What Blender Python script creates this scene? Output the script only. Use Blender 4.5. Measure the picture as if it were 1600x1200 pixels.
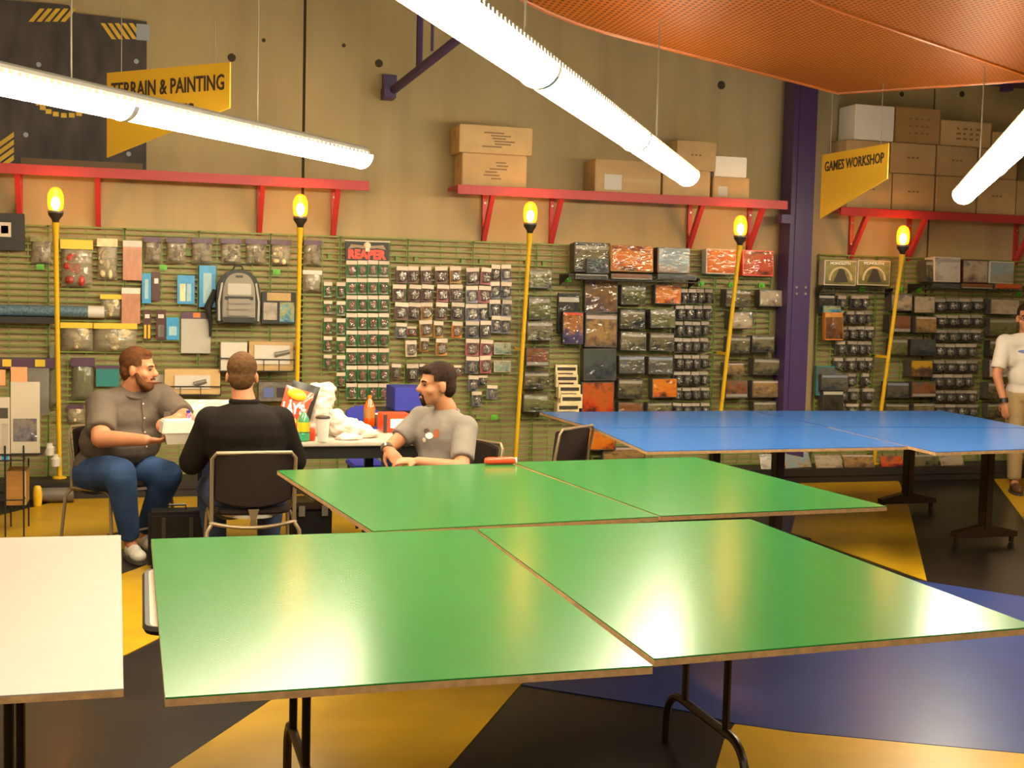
import bpy, bmesh, math, random
from mathutils import Vector, Matrix, Quaternion
random.seed(7)
S = bpy.context.scene
for o in list(bpy.data.objects): bpy.data.objects.remove(o)
COL = S.collection
PI = math.pi

# ------------------------------------------------------------------ camera
F, YAW, PITCH, ROLL, CH = 1952.7, -0.2893, 0.07036, 0.02425, 1.7045
_cy, _sy = math.cos(YAW), math.sin(YAW)
_fw = Vector((-_sy*math.cos(PITCH), _cy*math.cos(PITCH), -math.sin(PITCH)))
_rt = Vector((_cy, _sy, 0)); _up = _rt.cross(_fw)
R2 = _rt*math.cos(ROLL) + _up*math.sin(ROLL)
U2 = -_rt*math.sin(ROLL) + _up*math.cos(ROLL)
EYE = Vector((0, 0, CH))
cd = bpy.data.cameras.new('camera'); cam = bpy.data.objects.new('camera', cd); COL.objects.link(cam)
cd.sensor_width = 36; cd.lens = F*36/1600; cd.clip_start = 0.05; cd.clip_end = 100
cam.matrix_world = Matrix(((R2.x, U2.x, -_fw.x, 0), (R2.y, U2.y, -_fw.y, 0), (R2.z, U2.z, -_fw.z, CH), (0, 0, 0, 1)))
S.camera = cam

def _ray(u, v): return R2*((u-800)/F) + U2*(-(v-600)/F) + _fw
def ay(u, v, y):                      # survey: the point seen at (u,v) on the real plane y = const
    d = _ray(u, v); return EYE + d*(y/d.y)
def az(u, v, z):
    d = _ray(u, v); return EYE + d*((z-CH)/d.z)

# ------------------------------------------------------------------ world, lights, exposure
w = bpy.data.worlds.new('world'); S.world = w; w.use_nodes = True
w.node_tree.nodes['Background'].inputs[0].default_value = (1, .8, .55, 1)
w.node_tree.nodes['Background'].inputs[1].default_value = 0.0
S.view_settings.view_transform = 'Standard'; S.view_settings.look = 'None'
S.view_settings.gamma = 1; S.view_settings.use_curve_mapping = False
S.view_settings.exposure = 0.15
LAMP = (1, .86, .58); LAMP_E = 62.0
def area(name, loc, sx, sy, power, rz=0.0, col=LAMP):
    l = bpy.data.lights.new(name, 'AREA'); l.shape = 'RECTANGLE'; l.size = sx; l.size_y = sy
    l.energy = power; l.color = col
    o = bpy.data.objects.new(name, l); COL.objects.link(o); o.location = loc; o.rotation_euler = (0, 0, rz)
    return o
# further rows of the same tube lights behind and beside the viewer
ROW = math.radians(57)
for i, (x, y) in enumerate(((-2.2, 1.2), (0.2, 0.0), (3.4, 0.6), (6.3, 1.6), (8.6, 4.2))):
    area('ceiling_row_light', (x, y, 2.95), 3.6, .16, 85, ROW)
area('overhead_fill_light', (3.0, 5.5, 5.3), 6.0, 4.0, 130)  # unseen wide area light added under the ceiling as general fill

# ------------------------------------------------------------------ materials
def P(name, col, rough=.5, metal=0., noise=0., nscale=8., spec=.5, bump=0., bscale=40., coat=0., alpha=1., emit=None, es=0., randv=0., stretch=None):
    m = bpy.data.materials.new(name); m.use_nodes = True
    nt = m.node_tree; b = nt.nodes['Principled BSDF']; L = nt.links.new
    c = tuple(col)+(1,)
    b.inputs['Base Color'].default_value = c; b.inputs['Roughness'].default_value = rough
    b.inputs['Metallic'].default_value = metal; b.inputs['Specular IOR Level'].default_value = spec
    b.inputs['Coat Weight'].default_value = coat; b.inputs['Coat Roughness'].default_value = .04
    b.inputs['Alpha'].default_value = alpha
    if emit: b.inputs['Emission Color'].default_value = tuple(emit)+(1,); b.inputs['Emission Strength'].default_value = es
    src = None
    if noise or bump or randv:
        tc = nt.nodes.new('ShaderNodeTexCoord'); vec = tc.outputs['Object']
        if stretch:
            mp = nt.nodes.new('ShaderNodeMapping'); mp.inputs['Scale'].default_value = stretch; L(vec, mp.inputs[0]); vec = mp.outputs[0]
    if noise:
        n = nt.nodes.new('ShaderNodeTexNoise'); n.inputs['Scale'].default_value = nscale; n.inputs['Detail'].default_value = 6
        L(vec, n.inputs['Vector'])
        r = nt.nodes.new('ShaderNodeMapRange'); r.inputs[1].default_value = .3; r.inputs[2].default_value = .7
        r.inputs[3].default_value = 1-noise; r.inputs[4].default_value = 1+noise
        L(n.outputs['Fac'], r.inputs[0])
        h = nt.nodes.new('ShaderNodeHueSaturation'); h.inputs['Color'].default_value = c
        L(r.outputs[0], h.inputs['Value']); L(h.outputs[0], b.inputs['Base Color']); src = h
    if randv:
        oi = nt.nodes.new('ShaderNodeObjectInfo'); r2 = nt.nodes.new('ShaderNodeMapRange')
        r2.inputs[3].default_value = 1-randv; r2.inputs[4].default_value = 1+randv; L(oi.outputs['Random'], r2.inputs[0])
        h2 = nt.nodes.new('ShaderNodeHueSaturation'); h2.inputs['Color'].default_value = c
        if src: L(src.outputs[0], h2.inputs['Color'])
        L(r2.outputs[0], h2.inputs['Value']); L(h2.outputs[0], b.inputs['Base Color'])
    if bump:
        n2 = nt.nodes.new('ShaderNodeTexNoise'); n2.inputs['Scale'].default_value = bscale; n2.inputs['Detail'].default_value = 3
        L(vec, n2.inputs['Vector'])
        bp = nt.nodes.new('ShaderNodeBump'); bp.inputs['Strength'].default_value = bump; bp.inputs['Distance'].default_value = .02
        L(n2.outputs['Fac'], bp.inputs['Height']); L(bp.outputs[0], b.inputs['Normal'])
    return m

def ART(name, cols, scale=3.5, band=None, gloss=.035, side=.0):
    """printed picture: patches of the given colours, a different cut for every object; optional title band; wrapped in film"""
    m = bpy.data.materials.new(name); m.use_nodes = True
    nt = m.node_tree; b = nt.nodes['Principled BSDF']; L = nt.links.new
    tc = nt.nodes.new('ShaderNodeTexCoord'); oi = nt.nodes.new('ShaderNodeObjectInfo')
    mul = nt.nodes.new('ShaderNodeMath'); mul.operation = 'MULTIPLY'; mul.inputs[1].default_value = 57.
    L(oi.outputs['Random'], mul.inputs[0])
    add = nt.nodes.new('ShaderNodeVectorMath'); add.operation = 'ADD'
    L(tc.outputs['Generated'], add.inputs[0]); L(mul.outputs[0], add.inputs[1])
    n = nt.nodes.new('ShaderNodeTexNoise'); n.inputs['Scale'].default_value = scale; n.inputs['Detail'].default_value = 4; n.inputs['Roughness'].default_value = .6
    L(add.outputs[0], n.inputs['Vector'])
    cols = [tuple(c*(.45 if max(q) < .5 else .58) for c in q) for q in cols]
    sz = nt.nodes.new('ShaderNodeSeparateXYZ'); L(tc.outputs['Generated'], sz.inputs[0])
    w1 = nt.nodes.new('ShaderNodeMath'); w1.operation = 'MULTIPLY_ADD'; w1.inputs[1].default_value = .22; w1.inputs[2].default_value = -.11; L(sz.outputs[2], w1.inputs[0])
    n0 = nt.nodes.new('ShaderNodeTexNoise'); n0.inputs['Scale'].default_value = 1.6; n0.inputs['Detail'].default_value = 2; L(add.outputs[0], n0.inputs['Vector'])
    av = nt.nodes.new('ShaderNodeMix'); av.inputs[0].default_value = .45; L(n.outputs['Fac'], av.inputs[2]); L(n0.outputs['Fac'], av.inputs[3])
    sm = nt.nodes.new('ShaderNodeMath'); sm.operation = 'ADD'; L(av.outputs[0], sm.inputs[0]); L(w1.outputs[0], sm.inputs[1])
    cr = nt.nodes.new('ShaderNodeValToRGB'); L(sm.outputs[0], cr.inputs[0])
    e = cr.color_ramp.elements; k = len(cols)
    e[0].position = .30; e[0].color = tuple(cols[0])+(1,); e[1].position = .70; e[1].color = tuple(cols[-1])+(1,)
    for i in range(1, k-1):
        q = e.new(.30+.40*i/(k-1)); q.color = tuple(cols[i])+(1,)
    out = cr.outputs[0]
    if band:
        sx = nt.nodes.new('ShaderNodeSeparateXYZ'); L(tc.outputs['Generated'], sx.inputs[0])
        z0, z1, bc = band
        g = nt.nodes.new('ShaderNodeMath'); g.operation = 'GREATER_THAN'; g.inputs[1].default_value = z0; L(sx.outputs[2], g.inputs[0])
        g2 = nt.nodes.new('ShaderNodeMath'); g2.operation = 'LESS_THAN'; g2.inputs[1].default_value = z1; L(sx.outputs[2], g2.inputs[0])
        gm = nt.nodes.new('ShaderNodeMath'); gm.operation = 'MULTIPLY'; L(g.outputs[0], gm.inputs[0]); L(g2.outputs[0], gm.inputs[1])
        mx = nt.nodes.new('ShaderNodeMix'); mx.data_type = 'RGBA'; L(gm.outputs[0], mx.inputs[0]); L(out, mx.inputs[6]); mx.inputs[7].default_value = tuple(bc)+(1,)
        out = mx.outputs[2]
    L(out, b.inputs['Base Color']); b.inputs['Roughness'].default_value = .35
    b.inputs['Coat Weight'].default_value = .6; b.inputs['Coat Roughness'].default_value = gloss; b.inputs['Specular IOR Level'].default_value = .15
    n2 = nt.nodes.new('ShaderNodeTexNoise'); n2.inputs['Scale'].default_value = 2.2; n2.inputs['Detail'].default_value = 2; L(add.outputs[0], n2.inputs['Vector'])
    bp = nt.nodes.new('ShaderNodeBump'); bp.inputs['Strength'].default_value = 1.; bp.inputs['Distance'].default_value = .024
    L(n2.outputs['Fac'], bp.inputs['Height']); L(bp.outputs[0], b.inputs['Coat Normal'])
    return m

def concrete():
    m = P('concrete', (.41, .305, .155), .85, noise=.10, nscale=.9, bump=.12, bscale=30)
    nt = m.node_tree; L = nt.links.new; b = nt.nodes['Principled BSDF']
    base = b.inputs['Base Color'].links[0].from_socket
    tc = nt.nodes.new('ShaderNodeTexCoord'); mp = nt.nodes.new('ShaderNodeMapping'); mp.inputs['Scale'].default_value = (3.2, 1, .35)
    L(tc.outputs['Object'], mp.inputs[0]); n = nt.nodes.new('ShaderNodeTexNoise'); n.inputs['Scale'].default_value = 1.3; n.inputs['Detail'].default_value = 7
    L(mp.outputs[0], n.inputs['Vector'])
    r = nt.nodes.new('ShaderNodeMapRange'); r.inputs[1].default_value = .45; r.inputs[2].default_value = .75; r.inputs[3].default_value = 0; r.inputs[4].default_value = .35
    L(n.outputs['Fac'], r.inputs[0])
    mx = nt.nodes.new('ShaderNodeMix'); mx.data_type = 'RGBA'; L(r.outputs[0], mx.inputs[0]); L(base, mx.inputs[6]); mx.inputs[7].default_value = (.22, .15, .08, 1)
    L(mx.outputs[2], b.inputs['Base Color'])
    return m

def perforated():
    m = P('orange_perforated_metal', (.30, .08, .006), .5, spec=.15)
    nt = m.node_tree; L = nt.links.new; b = nt.nodes['Principled BSDF']
    tc = nt.nodes.new('ShaderNodeTexCoord'); mp = nt.nodes.new('ShaderNodeMapping'); mp.inputs['Scale'].default_value = (1, 1, 0)
    L(tc.outputs['Object'], mp.inputs[0])
    vo = nt.nodes.new('ShaderNodeTexVoronoi'); vo.inputs['Scale'].default_value = 24; vo.inputs['Randomness'].default_value = 0.
    L(mp.outputs[0], vo.inputs['Vector'])
    lt = nt.nodes.new('ShaderNodeMath'); lt.operation = 'LESS_THAN'; lt.inputs[1].default_value = .30; L(vo.outputs['Distance'], lt.inputs[0])
    mx = nt.nodes.new('ShaderNodeMix'); mx.data_type = 'RGBA'; L(lt.outputs[0], mx.inputs[0])
    mx.inputs[6].default_value = (.30, .075, .004, 1); mx.inputs[7].default_value = (.07, .012, .003, 1)
    L(mx.outputs[2], b.inputs['Base Color'])
    return m

M = {
 'concrete': concrete(),
 'joint': P('dark_joint', (.05, .035, .02), .9),
 'ceiling': P('ceiling_paint', (.10, .08, .06), .9),
 'sidewall': P('side_wall_paint', (.40, .30, .18), .85),
 'floor_black': P('black_floor', (.013, .010, .008), .28, spec=.3, noise=.25, nscale=3, bump=.02, bscale=60),
 'floor_yellow': P('yellow_floor', (.44, .25, .008), .32, spec=.3, noise=.12, nscale=4),
 'floor_blue': P('blue_floor', (.022, .038, .16), .30, spec=.3, noise=.15, nscale=4),
 'green': P('green_painted_board', (.015, .150, .030), .23, noise=.06, nscale=4, spec=.5),
 'blue': P('blue_painted_board', (.020, .105, .36), .25, noise=.05, nscale=4, spec=.4),
 'white_board': P('white_board', (.30, .262, .235), .4, noise=.02, nscale=6),
 'ply': P('raw_board_edge', (.40, .23, .10), .8, noise=.2, nscale=40),
 'laminate': P('table_laminate', (.42, .34, .26), .4, noise=.08, nscale=20),
 'white_lam': P('pale_laminate', (.50, .43, .35), .35, noise=.06, nscale=12),
 'brown_metal': P('brown_metal', (.035, .018, .012), .35, metal=.3),
 'navy_metal': P('navy_metal', (.012, .016, .05), .4),
 'black': P('black_plastic', (.012, .010, .009), .45),
 'rubber': P('black_edge', (.015, .012, .01), .5),
 'kick': P('black_kick', (.02, .014, .012), .55, noise=.2, nscale=6),
 'red': P('red_paint', (.44, .030, .032), .45),
 'purple': P('purple_paint', (.055, .026, .10), .42, noise=.06, nscale=5),
 'grid': P('green_wire', (.155, .205, .036), .5),
 'yellow': P('yellow_paint', (.72, .42, .012), .35),
 'sign': P('yellow_sign', (.68, .38, .02), .5, noise=.03, nscale=4),
 'ink': P('dark_lettering', (.035, .022, .015), .6),
 'card': P('cardboard', (.53, .345, .155), .75, noise=.07, nscale=6, randv=.12),
 'white_carton': P('white_carton', (.86, .79, .70), .6, noise=.03, nscale=6),
 'card_dark': P('brown_cardboard', (.36, .20, .07), .75, noise=.07, nscale=6, randv=.1),
 'white_card': P('white_card', (.58, .52, .45), .6, noise=.03, nscale=6),
 'tape': P('packing_tape', (.55, .38, .18), .18),
 'print': P('faded_print', (.24, .14, .06), .7),
 'lamp': P('lit_diffuser', (.9, .9, .9), .5, emit=LAMP, es=LAMP_E),
 'lamp_metal': P('lamp_metal', (.55, .52, .48), .35, metal=.6),
 'cable': P('steel_cable', (.35, .30, .24), .4, metal=.7),
 'bulb': P('lit_bulb', (1, .8, .3), .4, emit=(1, .66, .18), es=90),
 'socket': P('dark_socket', (.05, .035, .025), .4, metal=.5),
 'steel': P('brushed_steel', (.35, .32, .27), .35, metal=.8),
 'orange_perf': perforated(),
 'orange': P('orange_edge', (.40, .095, .008), .35),
 'scenic': P('dark_scenic_paint', (.045, .034, .034), .6, noise=.5, nscale=3, stretch=(2.5, 1, .8)),
 'scenic_trim': P('brown_trim', (.13, .07, .02), .5),
 'hazard': P('hazard_yellow', (.62, .38, .03), .5, noise=.15, nscale=9),
 'plate': P('blue_grey_plate', (.30, .33, .38), .4),
 'skin': P('skin', (.45, .185, .095), .5, spec=.3, noise=.06, nscale=14, bump=.02),
 'lip': P('lip', (.36, .10, .07), .5),
 'eye': P('eye', (.03, .018, .012), .2),
 'hair_brown': P('brown_hair', (.085, .030, .010), .8, spec=.12, noise=.3, nscale=45, bump=.25, bscale=60),
 'hair_dark': P('dark_hair', (.024, .011, .007), .8, spec=.12, noise=.3, nscale=45, bump=.25, bscale=60),
 'hair_sandy': P('sandy_hair', (.085, .040, .015), .8, spec=.12, noise=.3, nscale=45, bump=.25, bscale=60),
 'shirt_grey': P('taupe_shirt', (.105, .078, .060), .9, spec=.2, noise=.10, nscale=10, bump=.35, bscale=14),
 'tee_grey': P('grey_tshirt', (.20, .17, .15), .9, spec=.2, noise=.06, nscale=10, bump=.3, bscale=12),
 'tee_white': P('white_tshirt', (.58, .51, .45), .9, spec=.2, noise=.04, nscale=10, bump=.3, bscale=12),
 'black_cloth': P('black_cloth', (.009, .006, .005), .9, spec=.15, noise=.15, nscale=10, bump=.3, bscale=10),
 'jeans': P('blue_denim', (.030, .062, .155), .9, spec=.2, noise=.25, nscale=7, bump=.3, bscale=16),
 'navy': P('navy_denim', (.015, .025, .075), .85, noise=.2, nscale=7, bump=.3, bscale=16),
 'khaki': P('khaki_cloth', (.34, .23, .11), .85, noise=.1, nscale=8, bump=.3, bscale=14),
 'shoe_white': P('white_shoe', (.58, .52, .46), .55, noise=.15, nscale=20),
 'shoe_brown': P('brown_shoe', (.10, .035, .02), .45),
 'sole': P('shoe_sole', (.05, .045, .04), .7),
 'seat': P('dark_seat_fabric', (.020, .011, .009), .7, spec=.25, noise=.12, nscale=30),
 'frame': P('taupe_frame', (.24, .17, .10), .35, metal=.3),
 'shell': P('grey_seat_shell', (.42, .37, .32), .4),
 # goods
 'gcard': P('green_backing', (.022, .20, .035), .4, randv=.15),
 'bcard': P('brown_backing', (.10, .042, .028), .4, noise=.3, nscale=3, randv=.5),
 'ycard': P('ochre_backing', (.42, .20, .03), .4, noise=.3, nscale=3, randv=.2),
 'ocard': P('orange_backing', (.62, .18, .02), .4, noise=.2, nscale=3),
 'pcard': P('pink_backing', (.38, .10, .11), .4, noise=.3, nscale=3, randv=.3),
 'ucard': P('slate_backing', (.16, .15, .19), .4, noise=.3, nscale=3, randv=.35),
 'kcard': P('dark_grey_backing', (.060, .048, .040), .4, noise=.3, nscale=3, randv=.4),
 'header': P('pale_header', (.60, .47, .36), .4, noise=.1, nscale=5, randv=.15),
 'header_grey': P('grey_header', (.33, .27, .22), .35, noise=.3, nscale=5, randv=.3),
 'fig_red': P('rust_figure', (.26, .07, .025), .4, noise=.3, nscale=3, randv=.3),
 'fig_grey': P('pewter_figure', (.36, .32, .28), .28, metal=.5, noise=.3, nscale=3, randv=.35),
 'tag_white': P('white_tag', (.66, .60, .54), .5, randv=.1),
 'yhead': P('yellow_header', (.74, .50, .03), .4),
 'phead': P('plum_header', (.085, .035, .075), .4, noise=.2, nscale=4),
 'cream': P('cream_moulding', (.70, .56, .32), .4, noise=.2, nscale=4, randv=.1),
 'pink_slab': P('pinkish_slab', (.50, .22, .13), .3, noise=.15, nscale=4, coat=.6),
 'sky': P('sky_blue_card', (.045, .30, .62), .3, noise=.1, nscale=4, coat=.5),
 'pale_blue': P('pale_blue_plastic', (.36, .55, .62), .25, noise=.1, nscale=4),
 'choc': P('chocolate_card', (.075, .022, .022), .35, noise=.2, nscale=4),
 'redbits': P('red_parts', (.42, .035, .02), .35, noise=.5, nscale=5),
 'tube': P('blue_grey_tube', (.09, .16, .21), .5, noise=.5, nscale=60),
 'grey_cloth': P('grey_panel', (.28, .24, .20), .7),
 'lightgrey_sheet': P('light_grey_sheet', (.46, .42, .37), .5, noise=.03, nscale=3),
 'olive_pkg': P('olive_packet', (.18, .17, .05), .35, noise=.3, nscale=4),
 'grey_pkg': P('grey_packet', (.14, .12, .10), .4, noise=.4, nscale=4),
 'orange_paper': P('salmon_paper', (.72, .25, .10), .6),
 'newsprint': P('newsprint', (.44, .36, .27), .7, noise=.04, nscale=5),
 'bag_white': P('white_bag', (.58, .50, .43), .45, bump=.5, bscale=12, noise=.04),
 'green_bottle': P('green_bottle', (.06, .30, .12), .12, alpha=.85, coat=1.),
 'green_solid': P('green_liquid', (.05, .34, .16), .2, coat=1.),
 'label_yellow': P('yellow_label', (.62, .52, .02), .35),
 'orange_drink': P('orange_drink', (.90, .10, .005), .15, coat=1.),
 'pink_drink': P('pink_drink', (.60, .05, .20), .2, coat=1.),
 'cap_blue': P('blue_cap', (.02, .03, .35), .3),
 'cap_orange': P('orange_cap', (.9, .16, .01), .3),
 'cap_white': P('white_cap', (.75, .70, .62), .4),
 'cobalt': P('cobalt_blue', (.030, .035, .33), .5),
 'redbox': P('red_box', (.75, .06, .015), .35),
 'cup': P('paper_cup', (.72, .64, .56), .4),
 'brown_liq': P('amber_bottle', (.38, .17, .04), .2, coat=1.),
 'chip': P('chip_bag_film', (.75, .10, .05), .18, noise=.2, nscale=6, bump=.4, bscale=10, coat=.6),
 'chip_yellow': P('chip_bag_yellow', (.85, .45, .02), .2),
 'hivis': P('white_print', (.85, .80, .74), .4),
 'case': P('black_case', (.007, .005, .0045), .7, spec=.2, noise=.2, nscale=8),
 'watch': P('watch_metal', (.20, .17, .13), .3, metal=.7),
 'logo_blue': P('blue_print', (.10, .13, .35), .6),
 'wood': P('amber_wood', (.36, .16, .03), .5, noise=.2, nscale=5, stretch=(1, 1, 6)),
 'header_red': P('red_lettering', (.80, .045, .01), .35),
 'skull': P('bone', (.75, .62, .42), .5),
 'wing': P('tan_wing', (.30, .20, .12), .5),
 'teal': P('teal_card', (.03, .20, .20), .35),
 # art prints
 'a_grey': ART('grey_battle_print', [(.02, .02, .03), (.10, .09, .06), (.26, .22, .10), (.36, .27, .15), (.07, .09, .15)], 4.5, (.78, .93, (.30, .27, .22))),
 'a_green': ART('green_field_print', [(.04, .04, .04), (.16, .17, .05), (.30, .27, .10), (.34, .28, .18)], 4.0, (.76, .92, (.26, .24, .20))),
 'a_blue': ART('blue_edged_print', [(.04, .05, .09), (.15, .14, .11), (.24, .21, .13), (.12, .17, .32)], 4.2, (.80, .95, (.22, .24, .30))),
 'a_orange': ART('orange_fire_print', [(.10, .03, .02), (.90, .20, .015), (.95, .30, .02), (.30, .05, .02)], 3.5),
 'a_tan': ART('tan_horde_print', [(.10, .05, .03), (.36, .22, .11), (.52, .30, .10), (.20, .13, .10)], 5.5, (.86, .97, (.42, .34, .32))),
 'a_fire': ART('purple_fire_print', [(.10, .06, .10), (.24, .12, .08), (.42, .20, .04), (.12, .08, .14)], 3.4),
 'a_night': ART('night_blue_print', [(.03, .04, .05), (.08, .09, .10), (.13, .14, .14), (.10, .16, .09)], 3.2),
 'a_red': ART('red_orange_print', [(.16, .03, .02), (.75, .08, .02), (.70, .16, .03), (.20, .07, .04)], 3.4),
 'a_violet': ART('violet_blast_print', [(.04, .03, .12), (.14, .08, .24), (.55, .22, .04), (.30, .06, .03)], 4.0, (.93, 1.1, (.55, .07, .03))),
 'a_rust': ART('rust_skirmish_print', [(.10, .07, .05), (.30, .10, .04), (.42, .16, .06), (.20, .18, .13)], 4.5, (.02, .2, (.25, .23, .20))),
 'a_white': ART('pale_snow_print', [(.45, .40, .34), (.75, .66, .55), (.82, .76, .68), (.40, .38, .38)], 3.0, (.82, .94, (.30, .28, .28))),
 'a_pale': ART('pale_sand_print', [(.25, .2, .14), (.55, .42, .28), (.70, .55, .38), (.28, .30, .32)], 3.5),
 'a_sea': ART('pale_blue_print', [(.30, .18, .10), (.55, .42, .30), (.35, .48, .55), (.62, .56, .46)], 3.2),
 'a_mono': ART('yellow_green_print', [(.30, .26, .08), (.48, .40, .13), (.56, .50, .20), (.40, .34, .10)], 2.0),
 'a_sky': ART('blue_sky_print', [(.05, .14, .35), (.14, .30, .55), (.22, .22, .16), (.30, .38, .45)], 3.0),
 'a_gold': ART('golden_storm_print', [(.08, .05, .05), (.20, .10, .06), (.75, .40, .03), (.85, .50, .04)], 2.2),
 'a_mint': ART('mint_card_print', [(.10, .20, .24), (.34, .45, .30), (.48, .55, .38), (.30, .12, .06)], 4.0),
 'a_boy': ART('blue_picture_print', [(.04, .18, .30), (.10, .38, .55), (.55, .60, .30), (.40, .15, .08)], 2.6),
 'a_dark': ART('dark_cover_print', [(.012, .012, .014), (.04, .035, .03), (.09, .07, .05), (.03, .06, .07)], 4.0, (.80, .93, (.42, .38, .32))),
 'a_brown': ART('brown_cover_print', [(.12, .04, .02), (.26, .09, .03), (.40, .16, .04), (.20, .07, .03)], 3.0, (.86, 1.1, (.48, .22, .04))),
 'a_photo': ART('brochure_photo_print', [(.10, .08, .12), (.28, .24, .28), (.42, .34, .26), (.20, .14, .22)], 4.0),
 'a_maps': ART('map_print', [(.06, .06, .06), (.55, .50, .42), (.68, .60, .50), (.75, .66, .56)], 5.0),
}
def clear(name, tint, base, rough, bump, bscale):
    m = bpy.data.materials.new(name); m.use_nodes = True; nt = m.node_tree; L = nt.links.new
    out = nt.nodes['Material Output']; nt.nodes.remove(nt.nodes['Principled BSDF'])
    tr = nt.nodes.new('ShaderNodeBsdfTransparent'); df = nt.nodes.new('ShaderNodeBsdfDiffuse'); df.inputs[0].default_value = tuple(tint)+(1,)
    gl = nt.nodes.new('ShaderNodeBsdfGlossy'); gl.inputs['Roughness'].default_value = rough
    m1 = nt.nodes.new('ShaderNodeMixShader'); m1.inputs[0].default_value = base; L(tr.outputs[0], m1.inputs[1]); L(df.outputs[0], m1.inputs[2])
    fr = nt.nodes.new('ShaderNodeFresnel'); fr.inputs[0].default_value = 1.6
    m2 = nt.nodes.new('ShaderNodeMixShader'); L(fr.outputs[0], m2.inputs[0]); L(m1.outputs[0], m2.inputs[1]); L(gl.outputs[0], m2.inputs[2])
    L(m2.outputs[0], out.inputs[0])
    tc = nt.nodes.new('ShaderNodeTexCoord'); oi = nt.nodes.new('ShaderNodeObjectInfo'); ad = nt.nodes.new('ShaderNodeVectorMath'); ad.operation = 'ADD'
    mu = nt.nodes.new('ShaderNodeMath'); mu.operation = 'MULTIPLY'; mu.inputs[1].default_value = 31.; L(oi.outputs['Random'], mu.inputs[0])
    L(tc.outputs['Generated'], ad.inputs[0]); L(mu.outputs[0], ad.inputs[1])
    n2 = nt.nodes.new('ShaderNodeTexNoise'); n2.inputs['Scale'].default_value = bscale; n2.inputs['Detail'].default_value = 2; L(ad.outputs[0], n2.inputs['Vector'])
    bp = nt.nodes.new('ShaderNodeBump'); bp.inputs['Strength'].default_value = bump; bp.inputs['Distance'].default_value = .02
    L(n2.outputs['Fac'], bp.inputs['Height']); L(bp.outputs[0], gl.inputs['Normal']); L(bp.outputs[0], fr.inputs['Normal'])
    return m
M['clear'] = clear('clear_plastic', (.6, .55, .5), .10, .05, .6, 2.0)
M['film'] = clear('bag_film', (.72, .60, .44), .22, .08, .9, 3.0)
M['smoke'] = clear('smoky_bag', (.20, .19, .12), .7, .10, .9, 3.0)
def amber():
    m = bpy.data.materials.new('amber_glass'); m.use_nodes = True; nt = m.node_tree; L = nt.links.new
    b = nt.nodes['Principled BSDF']; b.inputs['Base Color'].default_value = (1, .22, .004, 1); b.inputs['Roughness'].default_value = .1
    b.inputs['Emission Color'].default_value = (1, .15, .002, 1); b.inputs['Emission Strength'].default_value = 2.2
    b.inputs['Alpha'].default_value = .7
    return m
M['amber'] = amber()

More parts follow.
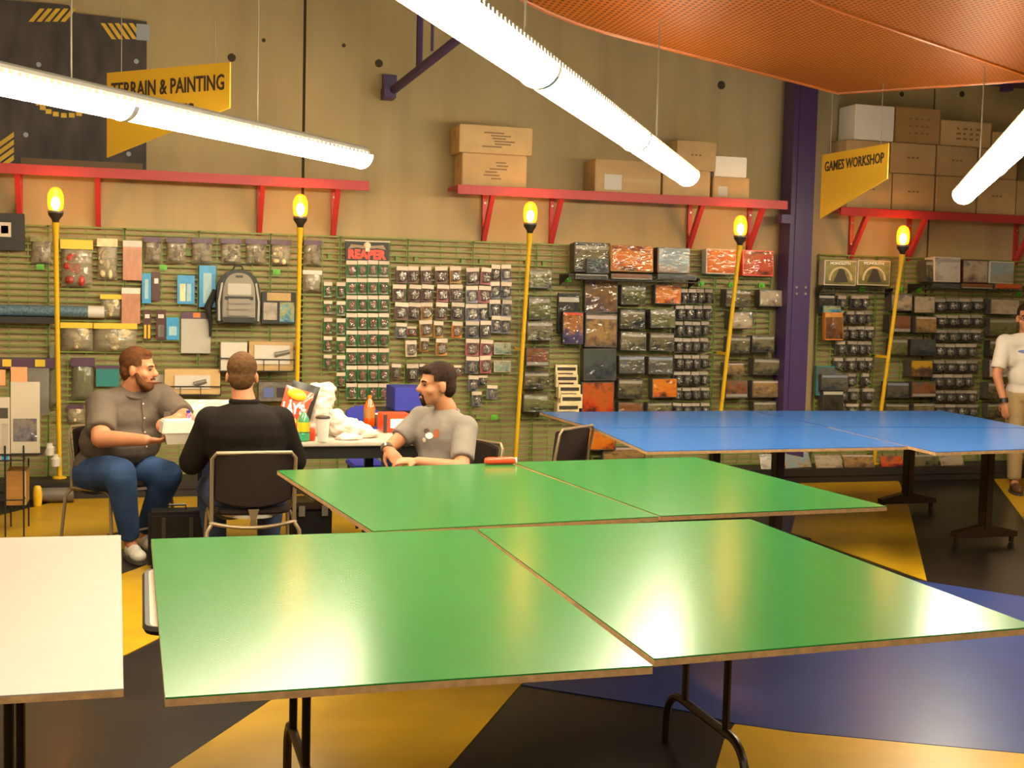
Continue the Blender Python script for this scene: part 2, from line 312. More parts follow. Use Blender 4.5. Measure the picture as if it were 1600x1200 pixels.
# ------------------------------------------------------------------ builders
class MB:
    def __init__(s): s.v = []; s.f = []; s.m = []
    def add(s, vs, fs, mi=0):
        o = len(s.v); s.v += [tuple(v) for v in vs]; s.f += [tuple(i+o for i in f) for f in fs]; s.m += [mi]*len(fs); return s
    def box(s, a, b, mi=0, X=None):
        (x0, y0, z0), (x1, y1, z1) = a, b
        vs = [Vector(p) for p in ((x0, y0, z0), (x1, y0, z0), (x1, y1, z0), (x0, y1, z0), (x0, y0, z1), (x1, y0, z1), (x1, y1, z1), (x0, y1, z1))]
        if X: vs = [X @ v for v in vs]
        return s.add(vs, [(0, 3, 2, 1), (4, 5, 6, 7), (0, 1, 5, 4), (1, 2, 6, 5), (2, 3, 7, 6), (3, 0, 4, 7)], mi)
    def prism(s, pts, off, mi=0):           # planar outline pts (Vectors) swept by vector off
        n = len(pts); off = Vector(off); pts = [Vector(p) for p in pts]
        vs = pts + [p+off for p in pts]
        fs = [tuple(range(n))[::-1], tuple(range(n, 2*n))] + [(i, (i+1) % n, (i+1) % n+n, i+n) for i in range(n)]
        return s.add(vs, fs, mi)
    def tube(s, pts, r, n=8, mi=0, caps=True):
        pts = [Vector(p) for p in pts]; rs = r if isinstance(r, (list, tuple)) else [r]*len(pts)
        vs = []; prev = None
        for i, p in enumerate(pts):
            d = (pts[min(i+1, len(pts)-1)] - pts[max(i-1, 0)]).normalized()
            if prev is None:
                a = d.orthogonal().normalized()
            else:
                a = (prev - d*prev.dot(d)).normalized()
            prev = a; b = d.cross(a)
            vs += [p + (a*math.cos(2*PI*k/n) + b*math.sin(2*PI*k/n))*rs[i] for k in range(n)]
        fs = [(i*n+k, i*n+(k+1) % n, (i+1)*n+(k+1) % n, (i+1)*n+k) for i in range(len(pts)-1) for k in range(n)]
        if caps: fs += [tuple(range(n))[::-1], tuple(range((len(pts)-1)*n, len(pts)*n))]
        return s.add(vs, fs, mi)
    def lathe(s, prof, n=16, mi=0, X=None):    # prof: (r, z) bottom to top
        vs = []; fs = []
        for (r, z) in prof:
            for k in range(n):
                v = Vector((r*math.cos(2*PI*k/n), r*math.sin(2*PI*k/n), z)); vs.append(X @ v if X else v)
        for i in range(len(prof)-1):
            for k in range(n): fs.append((i*n+k, i*n+(k+1) % n, (i+1)*n+(k+1) % n, (i+1)*n+k))
        fs += [tuple(range(n))[::-1], tuple(range((len(prof)-1)*n, len(prof)*n))]
        return s.add(vs, fs, mi)
    def ball(s, c, r, n=10, mi=0, X=None):
        c = Vector(c); r = (r, r, r) if not isinstance(r, (tuple, list)) else r
        k = max(5, n//2); vs = []; fs = []
        X = X or Matrix.Identity(3)
        vs.append(c + X @ Vector((0, 0, -r[2])))
        for i in range(1, k):
            t = -PI/2 + PI*i/k
            for j in range(n): vs.append(c + X @ Vector((r[0]*math.cos(t)*math.cos(2*PI*j/n), r[1]*math.cos(t)*math.sin(2*PI*j/n), r[2]*math.sin(t))))
        vs.append(c + X @ Vector((0, 0, r[2]))); T = len(vs)-1
        for j in range(n): fs.append((0, 1+(j+1) % n, 1+j)); fs.append((T, T-n+j, T-n+(j+1) % n))
        for i in range(k-2):
            for j in range(n): fs.append((1+i*n+j, 1+i*n+(j+1) % n, 1+(i+1)*n+(j+1) % n, 1+(i+1)*n+j))
        return s.add(vs, fs, mi)
    def mesh(s, name, mats, smooth=False, bevel=0.):
        me = bpy.data.meshes.new(name); me.from_pydata(s.v, [], s.f)
        for m in (mats if isinstance(mats, (list, tuple)) else [mats]): me.materials.append(m)
        if any(s.m): me.polygons.foreach_set('material_index', s.m)
        bm = bmesh.new(); bm.from_mesh(me)
        if bevel: bmesh.ops.bevel(bm, geom=bm.edges[:], offset=bevel, segments=2, affect='EDGES', clamp_overlap=True)
        bmesh.ops.recalc_face_normals(bm, faces=bm.faces[:])
        bm.to_mesh(me); bm.free()
        if smooth:
            me.polygons.foreach_set('use_smooth', [True]*len(me.polygons))
            try: me.set_sharp_from_angle(angle=math.radians(40))
            except Exception: pass
        me.update(); return me

def link(name, me, parent=None):
    o = bpy.data.objects.new(name, me); COL.objects.link(o)
    if parent: o.parent = parent
    return o
def build(name, mb, mat, parent=None, smooth=False, bevel=0.): return link(name, mb.mesh(name, mat, smooth, bevel), parent)
def tag(o, label=None, cat=None, group=None, kind=None):
    if label: o['label'] = label
    if cat: o['category'] = cat
    if group: o['group'] = group
    if kind: o['kind'] = kind
    return o
def empty(name, loc=(0, 0, 0), rz=0., label=None, cat=None, group=None):
    o = bpy.data.objects.new(name, None); COL.objects.link(o); o.location = loc; o.rotation_euler = (0, 0, rz); o.empty_display_size = .05
    return tag(o, label, cat, group)
def copy_tree(o, parent=None):
    c = o.copy(); COL.objects.link(c)
    if parent: c.parent = parent
    for ch in list(o.children): copy_tree(ch, c)
    return c
def setmat(o, m, slot=0):
    o.material_slots[slot].link = 'OBJECT'; o.material_slots[slot].material = m
def text_mesh(s, mat, width=None, height=None, depth=.004, bold=0.):
    cu = bpy.data.curves.new('t', 'FONT'); cu.body = s; cu.size = 1; cu.extrude = .5; cu.offset = bold; cu.align_x = 'CENTER'; cu.resolution_u = 2
    o = bpy.data.objects.new('t', cu); COL.objects.link(o)
    dg = bpy.context.evaluated_depsgraph_get(); me = bpy.data.meshes.new_from_object(o.evaluated_get(dg))
    bpy.data.objects.remove(o); bpy.data.curves.remove(cu)
    xs = [v.co.x for v in me.vertices]; ys = [v.co.y for v in me.vertices]
    cx, cy, wd, ht = (min(xs)+max(xs))/2, (min(ys)+max(ys))/2, max(xs)-min(xs), max(ys)-min(ys)
    sy = (height/ht) if height else (width/wd); sx = (width/wd) if width else sy
    for v in me.vertices: v.co = Vector(((v.co.x-cx)*sx, (v.co.y-cy)*sy, v.co.z*depth))
    me.materials.clear(); me.materials.append(mat); return me
def text(name, s, center, right, up, mat, parent, width=None, height=None, bold=0., depth=.004):
    """raised lettering, reading along right, at a world point"""
    o = link(name, text_mesh(s, mat, width, height, depth, bold), None)
    r = Vector(right).normalized(); u = Vector(up).normalized(); n = r.cross(u)
    o.matrix_world = Matrix(((r.x, u.x, n.x, center[0]), (r.y, u.y, n.y, center[1]), (r.z, u.z, n.z, center[2]), (0, 0, 0, 1)))
    if parent:
        o.parent = parent; o.matrix_parent_inverse = parent_inv(parent)
    return o
def parent_inv(p):
    m = Matrix.LocRotScale(p.location, p.rotation_euler, p.scale); return m.inverted()
ORD = ['top', 'second', 'third', 'fourth', 'fifth', 'sixth', 'seventh', 'eighth', 'ninth', 'tenth']

# ------------------------------------------------------------------ the room
D = 10.887                                   # back wall plane
J1, J2 = ay(475, 150, D).x, ay(1459, 190, D).x
wall = tag(build('wall_back', MB().box((-3, D+.02, 0), (12, D+.2, 5.6)), M['joint']), kind='structure')
for x0, x1 in ((-3, J1-.012), (J1+.012, J2-.012), (J2+.012, 12)):
    build('concrete_panel', MB().box((x0, D, 0), (x1, D+.02, 5.6)), M['concrete'], wall)
for (u, v, r) in ((412, 63, .017), (537, 71, .017), (592, 99, .035), (1127, 133, .04), (1409, 147, .025), (1503, 147, .03), (362, 90, .035)):
    p = ay(u, v, D)
    build('tie_hole', MB().tube([(p.x, D-.003, p.z), (p.x, D+.004, p.z)], r, 12), M['joint'], wall)
tag(build('wall_left', MB().box((-3.2, -4, 0), (-3, D+.2, 5.6)), M['sidewall']), kind='structure')
tag(build('wall_right', MB().box((12, -4, 0), (12.2, D+.2, 5.6)), M['sidewall']), kind='structure')
tag(build('wall_front', MB().box((-3.2, -4.2, 0), (12.2, -4, 5.6)), M['sidewall']), kind='structure')
tag(build('ceiling', MB().box((-3.2, -4.2, 5.6), (12.2, D+.2, 5.8)), M['ceiling']), kind='structure')
floor = tag(build('floor', MB().box((-3.2, -4.2, -.12), (12.2, D+.2, -.004)), M['floor_black']), kind='structure')
def fpoly(pts, mat):                         # inlaid floor panels, a little proud of the black floor
    build('floor_panel', MB().prism([Vector((p[0], p[1], -.004)) for p in pts], (0, 0, .004)), mat, floor)
def g(u, v): p = az(u, v, 0); return (p.x, p.y)
fpoly([g(-120, 838), g(0, 805), g(93, 782), g(115, 777), (-.52, 10.5), (2.6, 10.5), (2.2, 8.6), (.25, 8.42), (-1.6, 8.42)], M['floor_yellow'])
fpoly([g(120, 922), g(190, 897), g(236, 880), (.75, 8.2), (.75, 7.3), g(248, 997), g(196, 1023), g(120, 1057)], M['floor_yellow'])
fpoly([g(180, 1258), g(265, 1200), g(437, 1085), (.95, 5.95), (1.72, 5.33), g(818, 1064), g(700, 1200), g(640, 1270)], M['floor_yellow'])
fpoly([(1.80, 5.40), g(815, 1070), g(1070, 1110), g(1148, 1130), g(1240, 1143), g(1700, 1186), g(1760, 960), g(1600, 932), g(1436, 907), g(1236, 877), g(1080, 855)], M['floor_blue'])
fpoly([g(1148, 1131), g(1240, 1144), g(1700, 1187), g(1700, 1300), g(1090, 1300), g(1119, 1198), g(1131, 1157)], M['floor_yellow'])
fpoly([(6.0, 10.5), (7.06, 10.5), g(1405, 753), g(1422, 799), g(1448, 907), g(1236, 832), g(1244, 801)], M['floor_yellow'])
fpoly([(8.20, 10.5), g(1553, 749), g(1600, 812), g(1690, 935), (11, 8.2), (11, 10.5)], M['floor_yellow'])

KF = 10.487; KZ = .135
kick = tag(build('baseboard_back', MB().box((-2.6, KF, 0), (10.2, D, KZ-.02)).box((-2.6, KF-.012, KZ-.07), (10.2, D, KZ)), M['kick']), kind='structure')

# purple steel column, bracket, brace and beam
cx0, cx1 = ay(1237, 500, 10.6).x, ay(1264, 500, 10.6).x
col_ = tag(build('trim_1', MB().box((cx0, 10.60, KZ), (cx1, 10.625, 5.6)).box((cx0, 10.80, KZ), (cx1, 10.825, 5.6)).box(((cx0+cx1)/2-.012, 10.625, KZ), ((cx0+cx1)/2+.012, 10.80, 5.6))
       .box((cx0-.05, 10.61, KZ), (cx0, 10.82, 5.6)), M['purple']), kind='structure')
pz = ay(1228, 342, 10.62).z
build('bracket_plate', MB().box((cx0-.14, 10.61, pz-.04), (cx0-.05, 10.74, pz+.04)), M['purple'], col_)
for (u, v) in ((1244, 449), (1258, 449), (1244, 459), (1258, 459)):
    p = ay(u, v, 10.6); build('bolt', MB().tube([(p.x, 10.6, p.z), (p.x, 10.587, p.z)], .012, 8), M['steel'], col_)
a, b_ = ay(612, 143, 10.75), ay(765, 22, 9.2)
brace = tag(build('trim_2', MB().tube([a, b_], .038, 10), M['purple']), kind='structure')
a2 = ay(606, 127, D); build('anchor_plate', MB().box((a2.x-.05, D-.05, a2.z-.09), (a2.x+.07, D, a2.z+.05)), M['purple'], brace)
build('clevis', MB().box((a.x-.07, 10.70, a.z-.06), (a.x+.03, D, a.z+.03)), M['purple'], brace)
p = ay(655, 104, 10.35); build('hanger_rod', MB().tube([p, (p.x, p.y, 5.6)], .028, 8), M['purple'], brace)
p = ay(675, 80, 10.1); build('hanger_rod', MB().tube([p, (p.x, p.y, 5.6)], .012, 6), M['purple'], brace)
p = ay(1560, 127, 10.6)
beam = tag(build('trim_3', MB().box((p.x-.15, 10.45, p.z-.03), (12, 10.7, p.z+.12)), M['purple']), kind='structure')
build('beam_hanger', MB().box((p.x+.02, 10.5, p.z-.10), (p.x+.1, 10.6, p.z-.03)), M['purple'], beam)

# ------------------------------------------------------------------ tube lights
def tube_light(p_near, p_far, extend, label, cables, gap=None):
    a, b = Vector(p_near), Vector(p_far); d = (b-a).normalized(); a = a - d*extend
    Lh = (b-a).length; rz = math.atan2(d.y, d.x)
    t = empty('tube_light', a, rz, label, 'light', 'hanging tube lights')
    def half(r, th0, th1, x0, x1, n=10, sy=1.):
        m = MB(); vs = []
        for x in (x0, x1):
            for k in range(n+1):
                q = th0 + (th1-th0)*k/n; vs.append((x, r*math.cos(q)*sy, r*math.sin(q)))
        fs = [(k, k+1, n+2+k, n+1+k) for k in range(n)] + [(k for k in range(n, -1, -1))]
        fs = [tuple(f) for f in fs] + [tuple(range(n+1, 2*n+2)), (0, n+1, 2*n+1, n)]
        return m.add(vs, fs)
    nseg = max(1, round(Lh/2.4)); sl = Lh/nseg
    for i in range(nseg):
        build('diffuser', half(.090, PI, 2*PI, i*sl+.012, (i+1)*sl-.012, 12), M['lamp'], t, smooth=True)
        if i: build('coupling', half(.096, PI, 2*PI, i*sl-.02, i*sl+.02, 12), M['lamp_metal'], t)
    build('housing', half(.066, 0, PI, 0, Lh, 8), M['lamp_metal'], t)
    for x0 in (0, Lh-.012): build('end_cap', half(.095, PI, 2*PI, x0, x0+.012, 12), M['lamp_metal'], t)
    k = int(Lh/.05); lv = MB()
    for i in range(k):
        for sgn in (-1, 1): lv.box((i*.05+.005, sgn*.090-.006, -.004), (i*.05+.035, sgn*.090+.006, .016))
    tag(build('louver_teeth', lv, M['lamp_metal'], t), kind='stuff')
    for x in cables:
        build('suspension_cable', MB().tube([(x, 0, .05), (x, 0, 5.595-a.z)], .005, 6), M['cable'], t)
    return t
tube_light(az(0, 118, 2.65), az(566, 243, 2.65), 1.6, 'white tube light hanging over the seated men, at the left', (2.05, 3.6))
tube_light(az(690, -8, 2.65), az(1074, 272, 2.65), 1.0, 'longest white tube light, running from top centre towards the stacked cartons', (2.0, 5.2))
tube_light(az(1600, 208, 2.65), az(1506, 302, 2.65), .8, 'white tube light at the right edge beside the yellow pennant sign', (3.3,))

# ------------------------------------------------------------------ orange canopy
def canopy():
    z = 3.45
    Lp, Pp, Rp = az(870, 38, z), az(1310, 145, z), az(1620, 124, z)
    e1 = (Lp-Pp); e1.z = 0; L1 = e1.length; e1.normalize()
    e2 = (Rp-Pp); e2.z = 0; e2.normalize()
    t = empty('ceiling_canopy', Pp, 0, 'curved orange perforated metal canopy hung below the ceiling at upper right', 'canopy')
    n, m = 24, 2; vs = []
    W = 4.6
    def prof(s):                               # s metres from the corner, towards the left end
        q = max(0., s-.85*L1); return .03*(s/L1) + .10*q*q
    top = L1*1.30
    for sec in ((0., 1.55), (1.57, 3.1), (3.12, W)):
        vs = []
        for i in range(n+1):
            s = top*i/n
            for t_ in sec:
                vs.append(e1*s + e2*t_ + Vector((0, 0, prof(s))))
        fs = [(2*i, 2*i+1, 2*i+3, 2*i+2) for i in range(n)]
        up = [v + Vector((0, 0, .012)) for v in vs]; k = len(vs)
        fs2 = [tuple(j+k for j in f[::-1]) for f in fs]
        mb = MB().add(vs+up, fs+fs2)
        mb.add(vs+up, [(0, 1, 1+k, k), (2*n, 2*n+k, 2*n+1+k, 2*n+1)])
        mb.f += [(2*i, k+2*i, k+2*i+2, 2*i+2) for i in range(n)] + [(2*i+1, 2*i+3, k+2*i+3, k+2*i+1) for i in range(n)]; mb.m += [0]*(2*n)
        build('perforated_sheet', mb, M['orange_perf'], t, smooth=True)
    rim = [e1*(top*i/n) + Vector((0, 0, prof(top*i/n))) for i in range(n+1)]
    build('rim_tube', MB().tube(rim, .016, 8), M['orange'], t, smooth=True)
    build('rim_tube', MB().tube([Vector((0, 0, 0)), e2*W], .016, 8), M['orange'], t)
    for s_, t_ in ((.15, .3), (1.6, .3), (.15, 2.5), (1.6, 2.5)):
        q = e1*s_ + e2*t_; build('hanger_wire', MB().tube([q+Vector((0, 0, prof(s_))), q+Vector((0, 0, 5.6-z))], .006, 6), M['cable'], t)
    # seam strip
    sm = [e1*(.05+.06*i) + e2*(1.56) + Vector((0, 0, prof(.05+.06*i)-.004)) for i in range(int(top/.06))]
    build('seam_strip', MB().tube(sm, .014, 6), M['orange'], t)
canopy()

# ------------------------------------------------------------------ tables
def quad_board(name, corners, z, th, mat, label, cat, group):
    t = empty(name, (0, 0, 0), 0, label, cat, group)
    c = [Vector((p.x, p.y, z)) for p in corners]
    ctr = sum(c, Vector())/4
    t.location = ctr; c = [p-ctr for p in c]
    build('painted_top', MB().prism([p*.9995 for p in c], (0, 0, -.004)), mat, t)
    build('core', MB().prism([p+Vector((0, 0, -.004)) for p in c], (0, 0, -th+.004)), M['ply'], t)
    return t
HT = .765
def az4(*uv): return [az(u, v, HT) for u, v in uv]
G = 'green game boards pushed together'
quad_board('game_board', az4((236, 842), (740, 827), (1020, 1040), (258, 1090)), HT, .022, M['green'], 'green board in the front row on the left, nearest the white board', 'board', G)
quad_board('game_board', az4((745, 826), (1172, 811), (1620, 979), (1022, 1029)), HT, .022, M['green'], 'green board in the front row on the right, over the blue floor', 'board', G)
quad_board('game_board', az4((433, 735), (794, 723), (1029, 807), (583, 830)), HT, .022, M['green'], 'green board in the back row on the left, in front of the grey t-shirt man', 'board', G)
quad_board('game_board', az4((801, 722), (1087, 714), (1386, 791), (1032, 806)), HT, .022, M['green'], 'green board in the back row on the right, next to the blue boards', 'board', G)
G = 'blue game boards pushed together'
quad_board('game_board', az4((843, 646), (1172, 644), (1290, 669), (927, 671)), HT+.012, .022, M['blue'], 'blue board in the back row on the left, by the paperbacks', 'board', G)
quad_board('game_board', az4((1176, 644), (1476, 644), (1612, 671), (1294, 669)), HT+.012, .022, M['blue'], 'blue board in the back row on the right, before the purple column', 'board', G)
quad_board('game_board', az4((929, 671.5), (1291, 669.6), (1432, 700), (1010, 708)), HT+.012, .022, M['blue'], 'blue board in the front row on the left, pointing at the green boards', 'board', G)
quad_board('game_board', az4((1299, 671.5), (1645, 673), (1800, 699), (1462, 711)), HT+.019, .024, M['blue'], 'blue board in the front row on the right, near the standing man', 'board', G)
wb = az4((-260, 846), (189, 836), (193, 1076), (-330, 1106))
quad_board('game_board', wb, HT, .02, M['white_board'], 'white board at the lower left edge of the photo', 'board', None)

def tubular_end(t, x, y0, y1, z_top, mat):
    """folding leg frame: two posts, a cross bar bending down into feet"""
    yc = (y0+y1)/2; h = .17
    for s in (-1, 1): build('post', MB().tube([(x, yc+s*h, z_top), (x, yc+s*h, .21)], .014, 8), mat, t)
    pts = [(x, y0+.04, .0)] + [(x, y0+.04+.12*(1-math.cos(q)), .09+.12*math.sin(q)) for q in [PI/2*i/5 for i in range(6)]]
    pts += [(x, 2*yc-p[1], p[2]) for p in pts[::-1]]
    build('foot_bar', MB().tube(pts, .016, 8), mat, t, smooth=True)
def folding_table(cx, cy, L, W, ztop, rz, label, legs, group=None, mat='laminate'):
    t = empty('folding_table', (cx, cy, 0), rz, label, 'table', group)
    r = .05; pts = []
    for (sx, sy, q0) in ((1, 1, 0), (-1, 1, PI/2), (-1, -1, PI), (1, -1, 3*PI/2)):
        for k in range(5):
            q = q0+PI/2*k/4; pts.append(Vector((sx*(L/2-r)+r*math.cos(q), sy*(W/2-r)+r*math.sin(q), ztop)))
    build('table_top', MB().prism([p-Vector((0, 0, .024)) for p in pts], (0, 0, .024)), M[mat], t)
    loop = [p+Vector((0, 0, -.012)) for p in pts]; build('edge_band', MB().tube(loop+[loop[0]], .014, 6, caps=False), M['rubber'], t)
    for x in legs: tubular_end(t, x, -W/2+.02, W/2-.02, ztop-.02, M['brown_metal'])
    return t
folding_table(1.22, 4.02, 2.40, .78, HT-.024, 0, 'grey folding table carrying the two front green boards', (-.72, .73), 'folding tables under green boards')
folding_table(2.0, 6.28, 2.50, .82, HT-.024, math.radians(4.5), 'grey folding table carrying the two back green boards', (-.8, .75), 'folding tables under green boards')
folding_table(-1.12, 3.72, 1.9, .82, HT-.022, 0, 'pale folding table under the white board', (-.6, .78), None, 'white_lam')

def pedestal_table(cx, cy, L, W, z, rz, posts, label):
    t = empty('pedestal_table', (cx, cy, 0), rz, label, 'table', 'T-leg tables under the blue boards')
    build('table_top', MB().box((-L/2, -W/2, z-.024), (L/2, W/2, z)), M['laminate'], t)
    for x in posts:
        build('post', MB().box((x-.03, -.045, .10), (x+.03, .045, z-.024)), M['brown_metal'], t, bevel=.006)
        m = MB()
        for s in (-1, 1): m.prism([Vector((x, -.035, .13)), Vector((x+s*.05, -.035, .13)), Vector((x+s*.26, -.035, .085)), Vector((x+s*.26, -.035, .045)), Vector((x, -.035, .045))], (0, .07, 0))
        build('foot', m, M['brown_metal'], t)
        for s in (-1, 1): build('glide', MB().tube([(x+s*.235, 0, 0), (x+s*.235, 0, .05)], .018, 8), M['brown_metal'], t)
    return t
pedestal_table(5.0, 7.62, 1.9, .62, HT-.010, 0, (-.82, .87), 'brown T-leg table under the front blue boards')
pedestal_table(5.25, 9.05, 2.2, .62, HT-.010, 0, (-.85, .94), 'brown T-leg table under the rear blue boards')

# snack table
st = empty('snack_table', (1.12, 8.34, 0), 0, 'pale-topped table covered with snacks and bags behind the man in black', 'table')
build('table_top', MB().box((-.80, -.38, .712), (.82, .38, .74)), M['white_lam'], st, bevel=.006)
build('apron', MB().box((-.76, -.35, .63), (.78, .35, .711)), M['black'], st)
for x in (-.72, .42):
    for y in (-.33, .33): build('leg', MB().box((x-.03, y-.025, 0), (x+.03, y+.025, .64)), M['navy_metal'], st)
build('stretcher', MB().box((-.72, .30, .32), (.45, .34, .36)), M['brown_metal'], st)

# ------------------------------------------------------------------ gridwall
GY = D-.055
def gridwall(x0, x1, ztop, label):
    t = empty('gridwall_panel', (x0, GY, 0), 0, label, 'panel', 'green wire display panels')
    W = x1-x0; zb = KZ
    m = MB()
    for (q, h) in ((.0, .012), (W, .012)): m.box((q-.007, 0, zb), (q+.007, .014, ztop))
    for z in (zb+.007, ztop-.007): m.box((0, 0, z-.007), (W, .014, z+.007))
    build('panel_frame', m, M['grid'], t)
    w = MB(); nx = 4
    for i in range(1, nx): w.box((W*i/nx-.0045, .002, zb), (W*i/nx+.0045, .010, ztop))
    k = int((ztop-zb)/.0508)
    for i in range(1, k): z = zb+(ztop-zb)*i/k; w.box((0, -.004, z-.0062), (W, .004, z+.0062))
    tag(build('wire_mesh', w, M['grid'], t), kind='stuff')
    # wall standoffs
    s = MB()
    for z in (.6, ztop-.18):
        for q in (.08, W-.08): s.box((q-.02, .012, z-.02), (q+.02, .055, z+.02))
    build('standoff', s, M['grid'], t)
ZG = 2.185
x = -1.32; step = (cx0-.10 - x)/12
for i in range(12): gridwall(x+step*i+.004, x+step*(i+1)-.004, ZG, 'green wire display panel, %s from the left end of the wall' % (['first', 'second', 'third', 'fourth', 'fifth', 'sixth', 'seventh', 'eighth', 'ninth', 'tenth', 'eleventh', 'twelfth'][i]))
x = ay(1280, 420, GY).x
for i in range(4): gridwall(x+.64*i+.004, x+.64*(i+1)-.004, ZG-.0, 'green wire display panel, %s to the right of the purple column' % ['first', 'second', 'third', 'fourth'][i])

# ------------------------------------------------------------------ red shelves
def shelf(x0, x1, z, brackets, label):
    t = empty('wall_shelf', (x0, D, z), 0, label, 'shelf', 'red wall shelves')
    build('board', MB().box((0, -.36, -.03), (x1-x0, 0, 0)), M['red'], t)
    build('front_rail', MB().box((0, -.365, -.075), (x1-x0, -.335, .004)), M['red'], t, bevel=.004)
    for bx in brackets:
        q = bx-x0
        br = build('bracket', MB().box((q-.02, -.03, -.47), (q+.02, 0, -.03)), M['red'], t)
        build('strut', MB().prism([Vector((q-.02, -.335, -.03)), Vector((q-.02, -.275, -.03)), Vector((q-.02, -.005, -.43)), Vector((q-.02, -.005, -.47)), Vector((q-.02, -.03, -.47))], (.04, 0, 0)), M['red'], br)
        for zz in (-.12, -.33): build('bolt', MB().tube([(q, -.03, zz), (q, -.037, zz)], .010, 8), M['steel'], br)
    return t
SZ = 2.645
sx = lambda u, v, y=D: ay(u, v, y).x
shelf(-1.6, sx(577, 283, D-.36), SZ-.01, [sx(32, 330), sx(154, 350), sx(405, 358), sx(520, 362)], 'red shelf at the left, below the dark scenic panel')
shelf(sx(715, 289, D-.36), sx(1231, 315, D-.36), SZ, [sx(755, 370), sx(860, 373), sx(1075, 380), sx(1168, 385)], 'red shelf in the middle, left of the purple column')
shelf(sx(1314, 324, D-.36), 9.4, SZ-.03, [sx(1327, 395), sx(1417, 398), sx(1584, 403)], 'red shelf at the right, loaded with three tiers of cartons')

# cartons
def carton(u0, v0, u1, v1, label, yf=10.56, dep=.30, mat='card', marks=None, group='cartons on the red shelves', tilt=0., zb=None):
    p0, p1 = ay(u0, (v0+v1)/2, yf), ay(u1, (v0+v1)/2, yf)
    z1 = ay((u0+u1)/2, v0, yf).z; z0 = zb if zb is not None else ay((u0+u1)/2, v1, yf).z
    w_ = p1.x-p0.x; h = z1-z0
    t = empty('carton', ((p0.x+p1.x)/2, yf+dep/2, z0), tilt, label, 'box', group)
    build('body', MB().box((-w_/2, -dep/2, 0), (w_/2, dep/2, h-.002)), M[mat], t, bevel=.006)
    f = MB()
    for s in (-1, 1): f.box((-w_/2+.004, .004 if s > 0 else -dep/2+.004, h-.003), (w_/2-.004, dep/2-.004 if s > 0 else -.002, h+.001))
    build('flap', f, M[mat], t)
    if marks != 'none':
        build('tape', MB().box((-w_/2-.0008, -.03, h*.55), (w_/2+.0008, .03, h+.0018)), M['tape'], t)
    if marks == 'label': build('paper_label', MB().box((-w_*.36, -dep/2-.002, h*.08), (-w_*.10, -dep/2, h*.55)), M['white_card'], t)
    if marks == 'labeltape':
        build('paper_label', MB().box((-w_*.36, -dep/2-.002, h*.08), (-w_*.10, -dep/2, h*.55)), M['white_card'], t)
        build('front_tape', MB().box((-w_*.08, -dep/2-.002, h*.32), (w_*.48, -dep/2, h*.46)), M['tape'], t)
    if marks in ('print', 'small'):
        r = random.Random(int(u0)); m = MB()
        if marks == 'print':
            for k in range(6):
                xx = -w_*.12+r.random()*w_*.24; zz = h*(.22+.1*k); ww = w_*(.06+.12*r.random())
                m.box((xx-ww, -dep/2-.0015, zz), (xx+ww, -dep/2, zz+.012))
        else:
            for k in range(3): m.box((-w_*.14+k*w_*.1, -dep/2-.0015, h*.5), (-w_*.08+k*w_*.1, -dep/2, h*.5+.016))
        build('print', m, M['print'], t)
    return t
zt = SZ+.005
c1 = carton(722, 241, 823, 291, 'brown carton with faint print at the left end of the middle shelf, lower of two', zb=zt, marks='print', dep=.28)
h1 = ay(770, 241, 10.56).z
carton(718, 197, 832, 241, 'brown carton stacked on another at the left end of the middle shelf', zb=h1+.003, marks='print', dep=.34, yf=10.53)
carton(930, 251, 1033, 301, 'wide brown carton with white label and shiny tape on the middle shelf', zb=zt, marks='labeltape', dep=.3)
carton(1036, 266, 1110, 307, 'brown carton on the middle shelf behind the end of the tube light', zb=zt, marks='small')
hD = ay(1073, 266, 10.56).z
carton(1058, 221, 1119, 266, 'square brown carton stacked above the end of the tube light', zb=hD+.003, marks='small')
carton(1114, 277, 1171, 312, 'brown carton with torn label under a small white box', zb=zt, marks='label', dep=.28)
hG = ay(1142, 277, 10.56).z
carton(1117, 245, 1167, 277, 'small white box on a brown carton at the right end of the middle shelf', zb=hG+.003, mat='white_carton', marks='none', dep=.22)
zr = SZ-.025
row1 = [(1325, 1394), (1396, 1461), (1464, 1527), (1530, 1589), (1591, 1650)]
names = ['leftmost', 'second', 'third', 'fourth', 'fifth']
zt1 = ay(1430, 272, 10.56).z; zt2 = ay(1430, 224, 10.56).z
for (u0, u1), n in zip(row1, names): carton(u0, 0, u1, 1, 'brown carton in the bottom tier on the right shelf, %s from the column' % n, marks='small') if 0 else None
